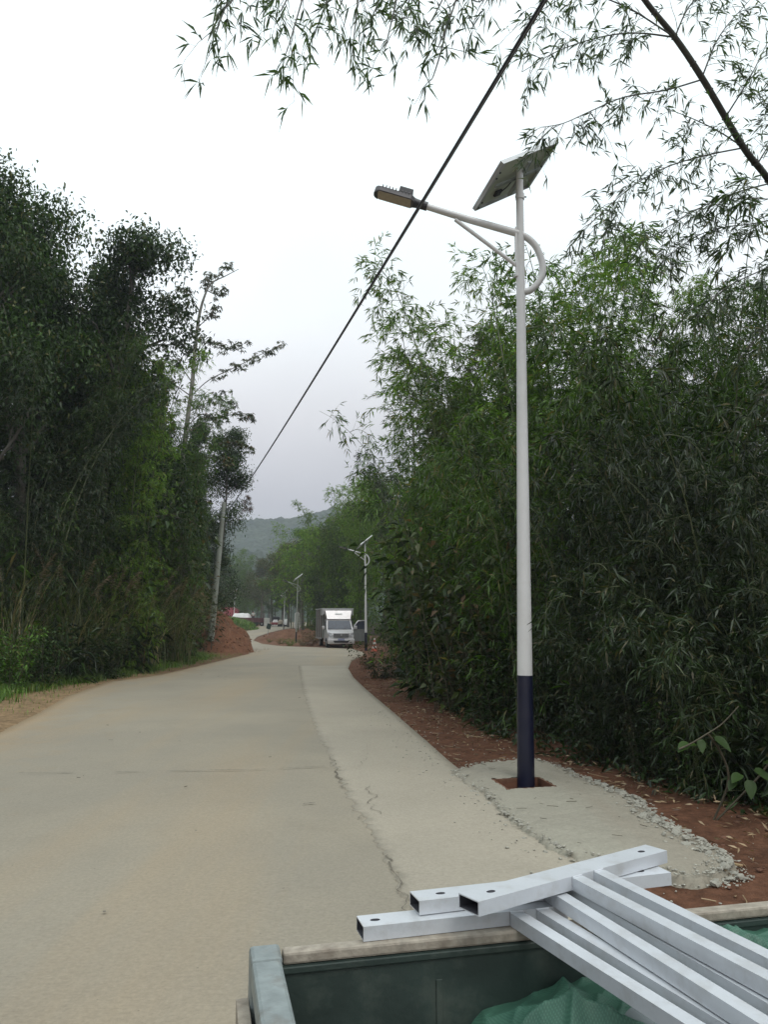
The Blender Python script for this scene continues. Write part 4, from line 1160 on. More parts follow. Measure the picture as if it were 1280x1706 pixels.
# shoulder edge plants of dried brown stalks near (640,1100)
for k, (px, Y, lab) in enumerate([(612, 26, 'small dry reddish shrub at the far tip of the shoulder'), (640, 22, 'small reddish green shrub between the shoulder tip and the tall shrubs')]):
    shr(px, Y, 1085 if k == 0 else 1060, SC, lab, RS, 'red_leaf' if k == 0 else 'olive_leaf')

# ---- grassy bank and bend
def gb(n):
    a = r.uniform(0, 6.28, n); q = np.sqrt(r.random(n)); X = GB.x - 2.0 + 4.3 * q * np.cos(a); Y = GB.y + 3.5 + 6.5 * q * np.sin(a)
    return np.stack([X, Y, gz(X, Y)], 1)
tag(link('bank_grass', blades('bank_grass', 9000, r, gb, .42, .04, M['grass'], .9, 2)), 'bright green grass on the rounded bank before the truck', kind='stuff')
def mgr(n):
    X = r.uniform(-10, -6.3, n); Y = r.uniform(38, 43.5, n)
    return np.stack([X, Y, gz(X, Y)], 1)
tag(link('bank_roots', blades('bank_roots', 500, r, mgr, .35, .012, M['dry_leaf'], 1.2, 2)), 'dry roots and stalks sticking out of the red cut bank', kind='stuff')
for k, (px, Y, h, m, lab) in enumerate([(470, 51, .5, 'olive_leaf', 'low dry bush on the left part of the far soil heap'), (485, 49, .6, 'grass', 'low green bush left of the dark lamp foot'), (505, 49, .55, 'olive_leaf', 'low bush right of the dark lamp foot'),
                                        (518, 48.5, .8, 'red_leaf', 'reddish weeds left of the van'), (524, 52, 1.1, 'olive_leaf', 'weeds right beside the van wheels'), (450, 54, .35, 'grass', 'tiny green tuft near the small sign')]):
    X_ = P(px, 1035, Y).x
    shrub_thing(SC, (X_, Y, gzf(X_, Y) - .05), (h * 1.1, h * 1.1, h), rz(), lab, 'low bushes on the far soil heap', leafmat=m)
shrub_thing(SC, (P(382, 1035, 57).x, 57, gzf(P(382, 1035, 57).x, 57)), (1.2, 1.2, .8), 1., 'leafy weeds crowning the grassy bank', 'low bushes on the far soil heap', leafmat='grass')

# ---- forest beyond the bend
FB = 'trees and bamboo beyond the bend'
far = [  # px, Y, top, proto, mat, label
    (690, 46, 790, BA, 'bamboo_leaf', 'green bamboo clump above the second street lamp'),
    (600, 50, 800, BB, 'bamboo_leaf_lit_pale', 'light green bamboo clump left above the second street lamp'),
    (575, 56, 815, BA, 'bamboo_leaf_lit_pale', 'pale green bamboo clump left of the second street lamp'),
    (540, 62, 835, BB, 'bamboo_leaf_lit_pale', 'pale green bamboo clump over the van, left part'),
    (575, 54, 870, BA, 'bamboo_leaf', 'shadowy bamboo clump right behind the van'),
    (660, 52, 880, BC, 'bamboo_leaf', 'leafy thicket right of the van behind the second lamp pole'),
    (705, 42, 870, BC, 'bamboo_leaf', 'leafy thicket behind the traffic cone'),
    (545, 66, 900, TA, 'broad_leaf', 'dark tree behind the box of the van'),
    (505, 74, 880, TB, 'bamboo_leaf', 'tree behind the pale concrete pole'),
    (480, 84, 905, TA, 'olive_leaf', 'olive tree left of the pale concrete pole'),
    (455, 98, 922, TB, 'olive_leaf', 'olive tree above the far lamp by the covered loads'),
    (435, 110, 930, TA, 'olive_leaf', 'olive brown tree in the middle of the valley gap'),
    (492, 60, 868, BN, 'bamboo_leaf_lit_pale', 'single arching bamboo top against the far hill'),
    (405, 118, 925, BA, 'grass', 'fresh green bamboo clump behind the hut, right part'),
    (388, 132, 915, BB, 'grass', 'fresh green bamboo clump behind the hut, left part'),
    (368, 128, 930, BA, 'bamboo_leaf_lit_pale', 'green bamboo clump just right of the utility pole'),
    (400, 125, 985, TB, 'bamboo_leaf', 'low spreading tree behind the farthest lamp'),
    (428, 116, 990, TA, 'bamboo_leaf', 'low spreading tree over the flatbed truck'),
    (335, 60, 860, TN, 'broad_leaf', 'dark tree behind the utility pole'),
    (460, 96, 985, TB, 'broad_leaf', 'dark low tree behind the covered loads'),
    (485, 90, 975, TA, 'broad_leaf', 'dark low tree behind the tall white board'),
    (512, 82, 960, TA, 'broad_leaf', 'dark low tree between the concrete pole and the van'),
    (540, 58, 980, BC, 'bamboo_leaf_shaded', 'dark thicket left behind the van box'),
    (520, 68, 985, BC, 'bamboo_leaf', 'thicket between the concrete pole and the van'),
    (720, 40, 800, BB, 'bamboo_leaf', 'bamboo clump behind the round leaved shrubs'),
]
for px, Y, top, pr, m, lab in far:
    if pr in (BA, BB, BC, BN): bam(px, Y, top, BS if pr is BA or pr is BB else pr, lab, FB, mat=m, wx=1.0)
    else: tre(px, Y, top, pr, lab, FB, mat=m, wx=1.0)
for k, (px, Y, top) in enumerate([(470, 130, 950), (440, 140, 950), (410, 150, 955), (380, 140, 945), (500, 110, 900), (530, 90, 880), (350, 120, 930), (570, 80, 860), (420, 175, 960), (450, 180, 962), (600, 70, 840), (640, 60, 800)]):
    tre(px, Y, top, (TA, TB)[k % 2], 'distant tree in the wooded gap under the hill', 'distant trees in the gap', mat='olive_leaf' if k % 3 else None, wx=1.7)
# ================================================================== OBJECTS
# ------------------------------------------------------------------ near solar street lamp
LY = POLE.y
def make_lamp():
    L0 = Vector((POLE.x, POLE.y, POLE.z))
    root = empty('solar_street_lamp', L0, 'tall white solar street lamp, blue foot in the square pit of the broken slab', 'street lamp', 'solar street lamps along the road')
    top = P(866.5, 300, LY)
    def along(py):        # point on the pole axis seen at photo height py
        a, b = L0, top
        lo, hi = 0., 1.
        for _ in range(40):
            m = (lo + hi) / 2; q = a + (b - a) * m
            r_ = q - Vector((0, 0, CAM_H)); up = -r_.y * sT + r_.z * cT; fw = r_.y * cT + r_.z * sT
            if 853 - F * up / fw > py: lo = m
            else: hi = m
        return a + (b - a) * lo
    r0, r1 = .083, .036
    split = along(1125)
    fr = (split.z - L0.z) / (top.z - L0.z)
    rs = r0 + (r1 - r0) * fr
    # the blue dipped foot is a hair thicker than the pole it covers
    MB().tube([split - Vector((0, 0, .004)), top + Vector((0, 0, .12))], [rs, r1], 28).build('pole', M['white_paint'], root, True, L0)
    MB().tube([L0 - Vector((0, 0, .09)), L0 + Vector((0, 0, .02)), split], [r0 + .002, r0 + .002, rs + .0015], 28).build('painted_foot', M['blue_paint'], root, True, L0)
    b = MB(); b.box(L0 + Vector((0, 0, -.10)), (.30, .30, .02), bevel=.004)
    bp = b.build('base_plate', M['blue_paint'], root, False, L0)
    for sx in (-1, 1):
        for sy in (-1, 1):
            MB().cyl(L0 + Vector((sx * .12, sy * .12, -.07)), (0, 0, 1), .012, .05, 8).build('anchor_bolt', M['galv'], bp, True, L0)
    # arm
    a0, a1 = P(872, 391, LY), P(704, 342, LY)
    cc = along(391)
    MB().tube([cc + Vector((.02, 0, 0)), cc + (a1 - a0) * .5 + Vector((0, 0, 0.0)), a1], [.040, .037, .033], 18).build('arm', M['white_paint'], root, True, L0)
    d0, d1 = P(759, 366, LY), P(862, 443, LY)
    MB().tube([d0, d1], .021, 12).build('brace', M['white_paint'], root, True, L0)
    # curved ornament behind the pole
    arc = [(868, 391), (880, 397), (893, 410), (902, 430), (905, 447), (902, 463), (893, 476), (883, 484), (871, 487)]
    MB().tube([Vector(q) for q in polyline([P(x, y, LY) for x, y in arc], 28)], .036, 14).build('curved_stay', M['white_paint'], root, True, L0)
    # flat mounting plate and its bolts
    m0, m1 = P(861.5, 378, LY), P(862.5, 464, LY)
    b = MB(); c = (m0 + m1) / 2; b.box(c + Vector((-.008, 0, 0)), (.022, .07, (m1 - m0).length * .95), bevel=.003)
    b.build('mounting_plate', M['white_paint'], root, False, L0)
    for py in (383, 461):
        q = P(860, py, LY)
        MB().cyl(q, (1, 0, 0), .012, .05, 8).build('bolt', M['galv'], root, True, L0)
    # lamp head
    h0, h1 = P(708, 343, LY), P(625, 319, LY)
    ax = (h1 - h0).normalized(); side = Vector((0, 1, 0)); upv = ax.cross(side); upv = -upv if upv.z < 0 else upv
    rot = Matrix((ax, side, upv)).transposed()
    Lh = (h1 - h0).length
    tilt = Matrix.Rotation(R(6), 3, ax)          # head rolled a little towards the road
    rot = tilt @ rot
    up2 = rot @ Vector((0, 0, 1)); sd2 = rot @ Vector((0, 1, 0))
    def hp(u, v, w): return h0 + ax * (u * Lh) + sd2 * v * .72 + up2 * w
    # body: tapered shell outline extruded
    out = [(.20, -.06), (.28, -.115), (.90, -.115), (.97, -.085), (1.0, -.04), (1.0, .04), (.97, .085), (.90, .115), (.28, .115), (.20, .06)]
    b = MB(); b.poly([hp(u, v, -.022) for u, v in out], .05, up2)
    hd = b.build('lamp_head', M['led_body'], root, False, L0)
    b = MB(); b.poly([hp(u, v, -.030) for u, v in [(.27, -.095), (.90, -.095), (.93, -.07), (.93, .07), (.90, .095), (.27, .095)]], .006, up2)
    ln = b.build('lens', M['lens'], hd, False, L0)
    for k in range(9):          # cooling fins on the back
        q = hp(.34 + k * .065, 0, .036)
        b = MB(); b.box(q, (.008, .19, .02), rot); b.build('cooling_fin', M['led_body'], hd, False, L0)
    b = MB(); b.box(hp(.42, 0, .075), (.15, .13, .075), rot, .008); b.build('driver_box', M['dark_plastic'], hd, False, L0)
    b = MB(); b.tube([hp(-.05, 0, 0), hp(.14, 0, 0), hp(.22, 0, 0)], [.046, .046, .052], 18); b.build('collar', M['dark_plastic'], hd, True, L0)
    b = MB(); b.poly([hp(u, v, -.034) for u, v in [(.93, -.10), (.985, -.07), (1.008, -.03), (1.008, .03), (.985, .07), (.93, .10)]], .07, up2)
    b.build('end_cap', M['dark_plastic'], hd, False, L0)
    # solar panel
    def Cc(px, py, d):
        fwd = Vector((0, cT, sT)); upc = Vector((0, -sT, cT))
        return Vector((0, 0, CAM_H)) + fwd * d + Vector((1, 0, 0)) * ((px - 640) / F * d) + upc * ((853 - py) / F * d)
    r_ = top - Vector((0, 0, CAM_H)); d0_ = r_.y * cT + r_.z * sT
    BL, TL, TR, BR = Cc(792, 351, d0_ + .05), Cc(837, 271, d0_ - .45), Cc(932, 236, d0_ + .15), Cc(880, 311, d0_ + .65)
    ctr = (BL + TL + TR + BR) / 4; e1 = ((TL - BL) + (TR - BR)) / 2; e2 = ((BR - BL) + (TR - TL)) / 2
    nrm = e1.cross(e2).normalized()
    if nrm.z > 0: nrm = -nrm                       # points down towards the viewer
    w, hgt = e2.length, e1.length
    ux = e2.normalized(); uy = (e1 - ux * e1.dot(ux) * .9).normalized()
    def pp(a, b_, c): return ctr + e2 * a + e1 * b_ - nrm * c     # c > 0 lies towards the sun side
    def slab(a0, a1, b0, b1, c0, c1, name, mat, par):
        b = MB(); b.poly([pp(a0, b0, c0), pp(a1, b0, c0), pp(a1, b1, c0), pp(a0, b1, c0)], abs(c1 - c0), -nrm)
        return b.build(name, mat, par, False, L0)
    pn = slab(-.485, .485, -.48, .48, .020, .028, 'solar_panel', M['panel_back'], root)
    for k in range(6):
        for j in range(2):
            slab(-.47 + k * .158, -.47 + k * .158 + .15, -.465 + j * .47, -.465 + j * .47 + .455, .0285, .030, 'solar_cell', M['pv'], pn)
    slab(-.5, .5, -.5, -.482, -.012, .033, 'panel_frame', M['alu'], pn); slab(-.5, .5, .482, .5, -.012, .033, 'panel_frame', M['alu'], pn)
    slab(-.5, -.486, -.481, .481, -.012, .033, 'panel_frame', M['alu'], pn); slab(.486, .5, -.481, .481, -.012, .033, 'panel_frame', M['alu'], pn)
    slab(-.4855, -.455, -.48, .48, -.012, -.009, 'frame_lip', M['alu'], pn); slab(.455, .4855, -.48, .48, -.012, -.009, 'frame_lip', M['alu'], pn)
    # bracket from pole head to panel
    slab(-.40, .40, -.03, .03, -.035, -.014, 'panel_rail', M['galv'], pn)
    slab(-.03, .03, -.36, .36, -.058, -.036, 'panel_rail', M['galv'], pn)
    hd_ = MB(); hd_.tube([top + Vector((0, 0, .06)), pp(0, -.02, -.05)], [.034, .03], 14); hd_.build('panel_bracket', M['white_paint'], root, True, L0)
    for (a, b_) in ((-.46, .30), (-.46, .18), (-.46, -.33), (-.47, -.44), (.455, .40), (.455, .0)):
        MB().cyl(pp(a, b_, -.015), nrm, .011, .012, 8).build('screw', M['dark_plastic'], pn, True, L0)
    b = MB(); jr = Matrix((ux, uy, ux.cross(uy))).transposed(); b.box(pp(-.20, -.27, -.004), (.11, .075, .03), jr, .01); b.build('junction_box', M['dark_plastic'], pn, False, L0)
    cb = [pp(-.20, -.24, -.02), pp(-.15, -.12, -.035), pp(-.10, -.02, -.03), pp(-.04, .03, -.04), top + Vector((0, 0, .05))]
    MB().tube([Vector(q) for q in polyline(cb, 14)], .006, 6).build('panel_cable', M['dark_plastic'], pn, True, L0)
    q = along(328); MB().tube([q + Vector((-.05, 0, 0)), q + Vector((.07, 0, 0))], .009, 8).build('bolt', M['galv'], root, True, L0)
    b = MB(); b.tube([q - Vector((0, 0, .03)), q + Vector((0, 0, .03))], [.047, .047], 20); b.build('collar', M['white_paint'], root, True, L0)
    return root
lamp = make_lamp()
def lamp_copy(px, py, top_py, label, Y=None, rz=0, blue=None):
    g = G(px, py) if Y is None else Vector((P(px, 1035, Y).x, Y, gzf(P(px, 1035, Y).x, Y)))
    g.z = gzf(g.x, g.y)
    o = copy_tree(lamp); o.location = g
    h = P(px, top_py, g.y).z - g.z
    o.scale = (h / 6.45,) * 3; o.rotation_euler = (0, 0, rz); o['label'] = label
    return o
l2 = lamp_copy(610, 1085, 902, 'slender white solar street lamp with blue foot right behind the open van door')
l2.rotation_euler = (0, R(-1.6), 0)
lamp_copy(472.5, 1050, 986, 'small distant white solar street lamp between the white sheet and the red cart')
lamp_copy(389, 1042, 984, 'farthest solar street lamp rising behind the red roofed hut')
l5 = lamp_copy(493, 1072, 962, 'grey solar street lamp with black foot on the low soil heap')
for ch in l5.children:
    for sl in ch.material_slots:
        if sl.material in (M['white_paint'], M['blue_paint']):
            new = M['concrete_pole'] if sl.material == M['white_paint'] else M['dark_plastic']
            sl.link = 'OBJECT'; sl.material = new

# ------------------------------------------------------------------ utility pole and overhead cables
pb = G(350, 1090); pt = P(371.5, 853, pb.y)
pb.z = gzf(pb.x, pb.y) - .1
up_ = empty('utility_pole', pb, 'weathered grey concrete utility pole leaning beside the red soil bank on the left', 'utility pole')
MB().tube([pb, pt + (pt - pb).normalized() * .5], [.165, .10], 20).build('shaft', M['concrete_pole'], up_, True, pb)
for k in (.05, .35):
    q = pt - (pt - pb).normalized() * k
    MB().tube([q - Vector((0, 0, .03)), q + Vector((0, 0, .03))], .118, 18).build('steel_band', M['galv'], up_, True, pb)
q = pt + Vector((.1, 0, .12))
MB().tube([q, q + Vector((.22, -.1, .02))], .02, 8).build('cable_hook', M['galv'], up_, True, pb)
ca = pt + Vector((.3, -.1, .14)); cb_ = P(893, -40, 4.2)
cdir = (cb_ - ca); cend = cb_ + cdir * .35
def cable(off, name, mat, rad, label, twist=.0):
    pts = []
    n = 90
    for i in range(n + 1):
        t = i / n; t2 = 1 - (1 - t) ** 1.6
        p = ca + (cend - ca) * t2
        sag = -.9 * 4 * t2 * (1 - t2)
        s = 1 if twist == 0 else math.cos(t2 * twist)
        pts.append(p + Vector((off[0] * s, 0, sag * .35 + off[1])))
    o = MB().tube(pts, rad, 8).build(name, M[mat], None, True, ca)
    o.location = ca
    return tag(o, label, 'cable', 'overhead cables above the road')
cable((0, 0), 'overhead_cable', 'cable_black', .0105, 'thick black overhead cable over the road, the upper of the pair')
cable((.004, -.021), 'overhead_cable', 'cable_grey', .008, 'thinner grey overhead cable running just below the black one', 0)
# ties between the two
ties = MB()

# ------------------------------------------------------------------ broken concrete slab with pit
SLAB_PX = [(748, 1280), (790, 1268), (832, 1262), (865, 1259), (892, 1258), (925, 1268), (960, 1283), (1000, 1300), (1040, 1314), (1062, 1324), (1085, 1345), (1110, 1362), (1150, 1385), (1200, 1405), (1232, 1430), (1205, 1450), (1165, 1458), (1130, 1455), (1080, 1440),
           (1040, 1432), (1000, 1425), (960, 1420), (925, 1412), (905, 1398), (870, 1375), (835, 1350), (815, 1328), (800, 1314), (770, 1296)]
SZ = .105
slab_poly = np.array([(PZ(x, y, SZ).x, PZ(x, y, SZ).y) for x, y in SLAB_PX])
def inside_dist(X, Y, poly):
    """signed distance to polygon, positive inside"""
    d = np.full(X.shape, 1e9); ins = np.zeros(X.shape, bool)
    n = len(poly)
    for i in range(n):
        x0, y0 = poly[i]; x1, y1 = poly[(i + 1) % n]
        ex, ey = x1 - x0, y1 - y0
        t = np.clip(((X - x0) * ex + (Y - y0) * ey) / (ex * ex + ey * ey), 0, 1)
        d = np.minimum(d, np.hypot(X - x0 - t * ex, Y - y0 - t * ey))
        c = ((y0 > Y) != (y1 > Y)) & (X < (x1 - x0) * (Y - y0) / (y1 - y0 + 1e-12) + x0)
        ins ^= c
    return np.where(ins, d, -d)
pit_c = (PZ(824, 1299, SZ) + PZ(922, 1300, SZ) + PZ(855, 1312, SZ) + PZ(893, 1291, SZ)) / 4
PIT = [PZ(821, 1296, SZ), PZ(898, 1293, SZ), PZ(926, 1308, SZ), PZ(846, 1312, SZ)]
pit_poly = np.array([(p.x, p.y) for p in PIT])
st_ = .018
xs = np.arange(slab_poly[:, 0].min() - .15, slab_poly[:, 0].max() + .15, st_); ys = np.arange(slab_poly[:, 1].min() - .15, slab_poly[:, 1].max() + .15, st_)
X, Y = np.meshgrid(xs, ys)
sdist = inside_dist(X, Y, slab_poly) + .035 * fbm(X, Y, .12, 2) + .02 * fbm(X, Y, .04, 4)
pd = inside_dist(X, Y, pit_poly)
crumb = 1 - sstep(0.02, .22, sdist) * (1 - .0)
right_edge = sstep(1.55, 2.6, X)
wide = 1 - sstep(0.05, .50, sdist)
rough = np.maximum(crumb, wide * right_edge)
Z = SZ - .01 + .010 * fbm(X, Y, .25, 3) + .006 * fbm(X, Y, .07, 9) + .004 * np.abs(fbm(X, Y, .028, 5))
Z = Z - rough * (.012 + .022 * np.abs(fbm(X, Y, .05, 6)) + .016 * np.abs(fbm(X, Y, .022, 7))) - .08 * (1 - sstep(-.02, .05, sdist))
Z = Z + .012 * (1 - sstep(0, .10, sdist)) * (sdist > .02) * (fbm(X, Y, .09, 4) > 0)
keep = (sdist > -.045) & (pd < .0)
nx_, ny_ = len(xs), len(ys)
idx = np.arange(nx_ * ny_).reshape(ny_, nx_)
q = np.stack([idx[:-1, :-1], idx[:-1, 1:], idx[1:, 1:], idx[1:, :-1]], -1)
kq = (keep[:-1, :-1] & keep[:-1, 1:] & keep[1:, 1:] & keep[1:, :-1])
me = mesh_np('concrete_slab', np.stack([X, Y, Z], -1).reshape(-1, 3), [q[kq]], [M['slab']], True)
slab_o = link('concrete_slab', me)
tag(slab_o, 'rough broken pale concrete slab with crumbled edges around the foot of the near street lamp', 'concrete slab')
# boards lining the pit
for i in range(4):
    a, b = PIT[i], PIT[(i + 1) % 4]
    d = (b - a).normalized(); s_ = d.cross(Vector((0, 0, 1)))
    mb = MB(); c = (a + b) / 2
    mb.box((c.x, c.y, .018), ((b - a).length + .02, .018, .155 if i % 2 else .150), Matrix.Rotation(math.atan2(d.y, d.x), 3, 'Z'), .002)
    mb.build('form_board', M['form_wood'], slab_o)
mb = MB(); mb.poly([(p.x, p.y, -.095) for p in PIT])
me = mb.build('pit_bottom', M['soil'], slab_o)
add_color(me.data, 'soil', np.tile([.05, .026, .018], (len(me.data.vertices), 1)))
# crumbs of concrete
def rock_mesh(seed, flat=.7):
    bm = bmesh.new(); bmesh.ops.create_icosphere(bm, subdivisions=1, radius=.5)
    rr = random.Random(seed)
    for v in bm.verts:
        v.co *= .7 + .6 * rr.random(); v.co.z *= flat
    me = bpy.data.meshes.new('chunk'); bm.to_mesh(me); bm.free(); me.materials.append(M['rubble']); return me
ROCKS = [rock_mesh(s) for s in range(8)]
rr = random.Random(5)
cand = []
for _ in range(30000):
    x = rr.uniform(slab_poly[:, 0].min(), slab_poly[:, 0].max()); y = rr.uniform(slab_poly[:, 1].min(), slab_poly[:, 1].max())
    cand.append((x, y))
cx = np.array(cand); sdv = inside_dist(cx[:, 0], cx[:, 1], slab_poly)
right = sstep(1.5, 2.6, cx[:, 0])
leftedge = (1 - sstep(.2, .9, cx[:, 0] - np.interp(cx[:, 1], RT[:, 0], RT[:, 1])))
prob = np.exp(-(sdv / (.06 + .20 * right)) ** 2) * (.25 + .75 * right + .25 * leftedge)
sel = [i for i in range(len(cand)) if -.06 - .05 * right[i] < sdv[i] < .6 and rr.random() < prob[i] and inside_dist(cx[i:i + 1, 0], cx[i:i + 1, 1], pit_poly)[0] < -.03]
big = sel[:280]
for i in big:
    s = rr.uniform(.025, .075) * (1 if right[i] > .3 else .75)
    o = link('concrete_chunk', rr.choice(ROCKS), slab_o)
    z = SZ - .02 if sdv[i] > .02 else .045
    o.location = (cx[i, 0], cx[i, 1], z + rr.uniform(-.01, .012)); o.scale = (s * rr.uniform(.8, 1.5), s, s * rr.uniform(.6, 1)); o.rotation_euler = (rr.uniform(-.5, .5), rr.uniform(-.5, .5), rr.uniform(0, 6))
def scatter_rocks(name, pts, smin, smax, mat, label, parent=None, zs=None, kind='stuff'):
    bms = [np.array([v.co for v in m.vertices]) for m in ROCKS]; fs = [np.array([p.vertices[:] for p in m.polygons]) for m in ROCKS]
    V, T, n = [], [], 0
    for k, (x, y, z) in enumerate(pts):
        j = rr.randrange(8); s = smin + (smax - smin) * rr.random() ** 2.5; a = rr.uniform(0, 6.28)
        v = bms[j] * s * np.array([1, rr.uniform(.6, 1.1), .7]); v = np.stack([v[:, 0] * math.cos(a) - v[:, 1] * math.sin(a), v[:, 0] * math.sin(a) + v[:, 1] * math.cos(a), v[:, 2]], 1) + np.array([x, y, z])
        V.append(v); T.append(fs[j] + n); n += len(v)
    me = mesh_np(name, np.concatenate(V), [np.concatenate(T)], [mat], False)
    o = link(name, me, parent); o['kind'] = kind
    if label: o['label'] = label
    return o
scatter_rocks('concrete_crumbs', [(cx[i, 0] + rr.uniform(-.03, .03), cx[i, 1] + rr.uniform(-.03, .03), SZ - .012 if sdv[i] > .02 else .04) for i in sel[280:]] , .008, .03, M['rubble'], None, slab_o)
pts = []
while len(pts) < 900:
    y = rr.uniform(3.2, 14); x = float(xr(y)) + rr.gauss(-.05, .22) if rr.random() < .6 else float(xr(y)) + rr.uniform(0, 3)
    if inside_dist(np.array([x]), np.array([y]), slab_poly)[0] > -.05: continue
    z = gzf(x, y) + .004 if x > xr(y) + .02 else .062
    pts.append((x, y, z))
scatter_rocks('loose_gravel', pts, .006, .03, M['rubble'], 'loose grit and small stones along the right road edge')
pts = []
while len(pts) < 1500:
    y = rr.uniform(3.5, 30) if rr.random() < .8 else rr.uniform(30, 46); x = float(xr(y)) + .08 + rr.random() ** 1.3 * 2.6
    if inside_dist(np.array([x]), np.array([y]), slab_poly)[0] > -.04: continue
    pts.append((x, y, gzf(x, y) + .003))
M['clod'] = simple('clod', (.135, .064, .04), .95, var=.35, scale=6, bump=.5)
scatter_rocks('soil_clods', pts, .012, .075, M['clod'], 'crumbly red soil clods along the right shoulder')
pts = []
for _ in range(420):
    y = rr.uniform(37.4, 43.5); x = rr.uniform(-9.5, -5.9)
    if float(bumps(np.array(x), np.array(y))) > .02 or rr.random() < .15: pts.append((x, y, gzf(x, y)))
M['clod_orange'] = simple('clod_orange', (.16, .078, .046), .95, var=.35, scale=6, bump=.5)
scatter_rocks('bank_clods', pts, .03, .22, M['clod_orange'], 'broken lumps of red earth on the cut bank')
# wood chips and straw on the shoulder
def sticks(name, n, posf, lmin, lmax, rad, mat, label, seed):
    r = np.random.default_rng(seed); t = Tubes()
    for _ in range(n):
        x, y, z = posf(r); a = r.uniform(0, 6.28); L = r.uniform(lmin, lmax)
        p = np.array([x, y, z]); d = np.array([math.cos(a), math.sin(a), r.uniform(-.05, .12)])
        t.add(np.array([p, p + d * L * .5 + r.normal(0, .05 * L, 3) * [1, 1, .2], p + d * L]), rad * r.uniform(.6, 1.3), 4)
    o = link(name, t.mesh(name, mat)); tag(o, label, kind='stuff'); return o
def shoulder_pos(r):
    while True:
        y = r.uniform(3.6, 20); x = float(xr(y)) + r.uniform(.1, 2.8)
        if inside_dist(np.array([x]), np.array([y]), slab_poly)[0] < -.02: return x, y, gzf(x, y) + .012
sticks('straw_litter', 420, shoulder_pos, .03, .22, .0035, M['dry_leaf'], 'dry twigs and straw scattered on the red soil', 3)
def slab_pos(r):
    while True:
        x, y = r.uniform(.6, 3.2), r.uniform(5, 9.2)
        if inside_dist(np.array([x]), np.array([y]), slab_poly)[0] > .05 and inside_dist(np.array([x]), np.array([y]), pit_poly)[0] < -.04: return x, y, SZ + .012
sticks('slab_litter', 26, slab_pos, .02, .10, .0022, M['twig'], 'dark twigs and stalks scattered on the broken slab', 13)
def road_pos(r):
    y = r.uniform(2.5, 26); return r.uniform(float(xl(y)) + .4, float(xr(y)) - .1), y, .068
sticks('road_litter', 24, road_pos, .015, .07, .0025, M['twig'], 'few small twigs lying on the concrete road', 14)
for k, (px, py, L_, a) in enumerate([(1205, 1465, .09, .9), (1178, 1468, .14, .2), (1225, 1452, .10, 2.2)]):
    g = G(px, py); mb = MB(); mb.box((0, 0, 0), (L_, .035, .012), (0.1, .05, a), .002)
    o = mb.build('wood_chip', M['dry_leaf']); o.location = (g.x, g.y, gzf(g.x, g.y) + .02)
    tag(o, ['pale squarish wood chip on the red soil beside the rubble', 'long pale wood splinter just right of the crumbled slab edge', 'thin wood splinter farthest right on the red soil'][k], 'wood chip', 'wood chips on the red soil')

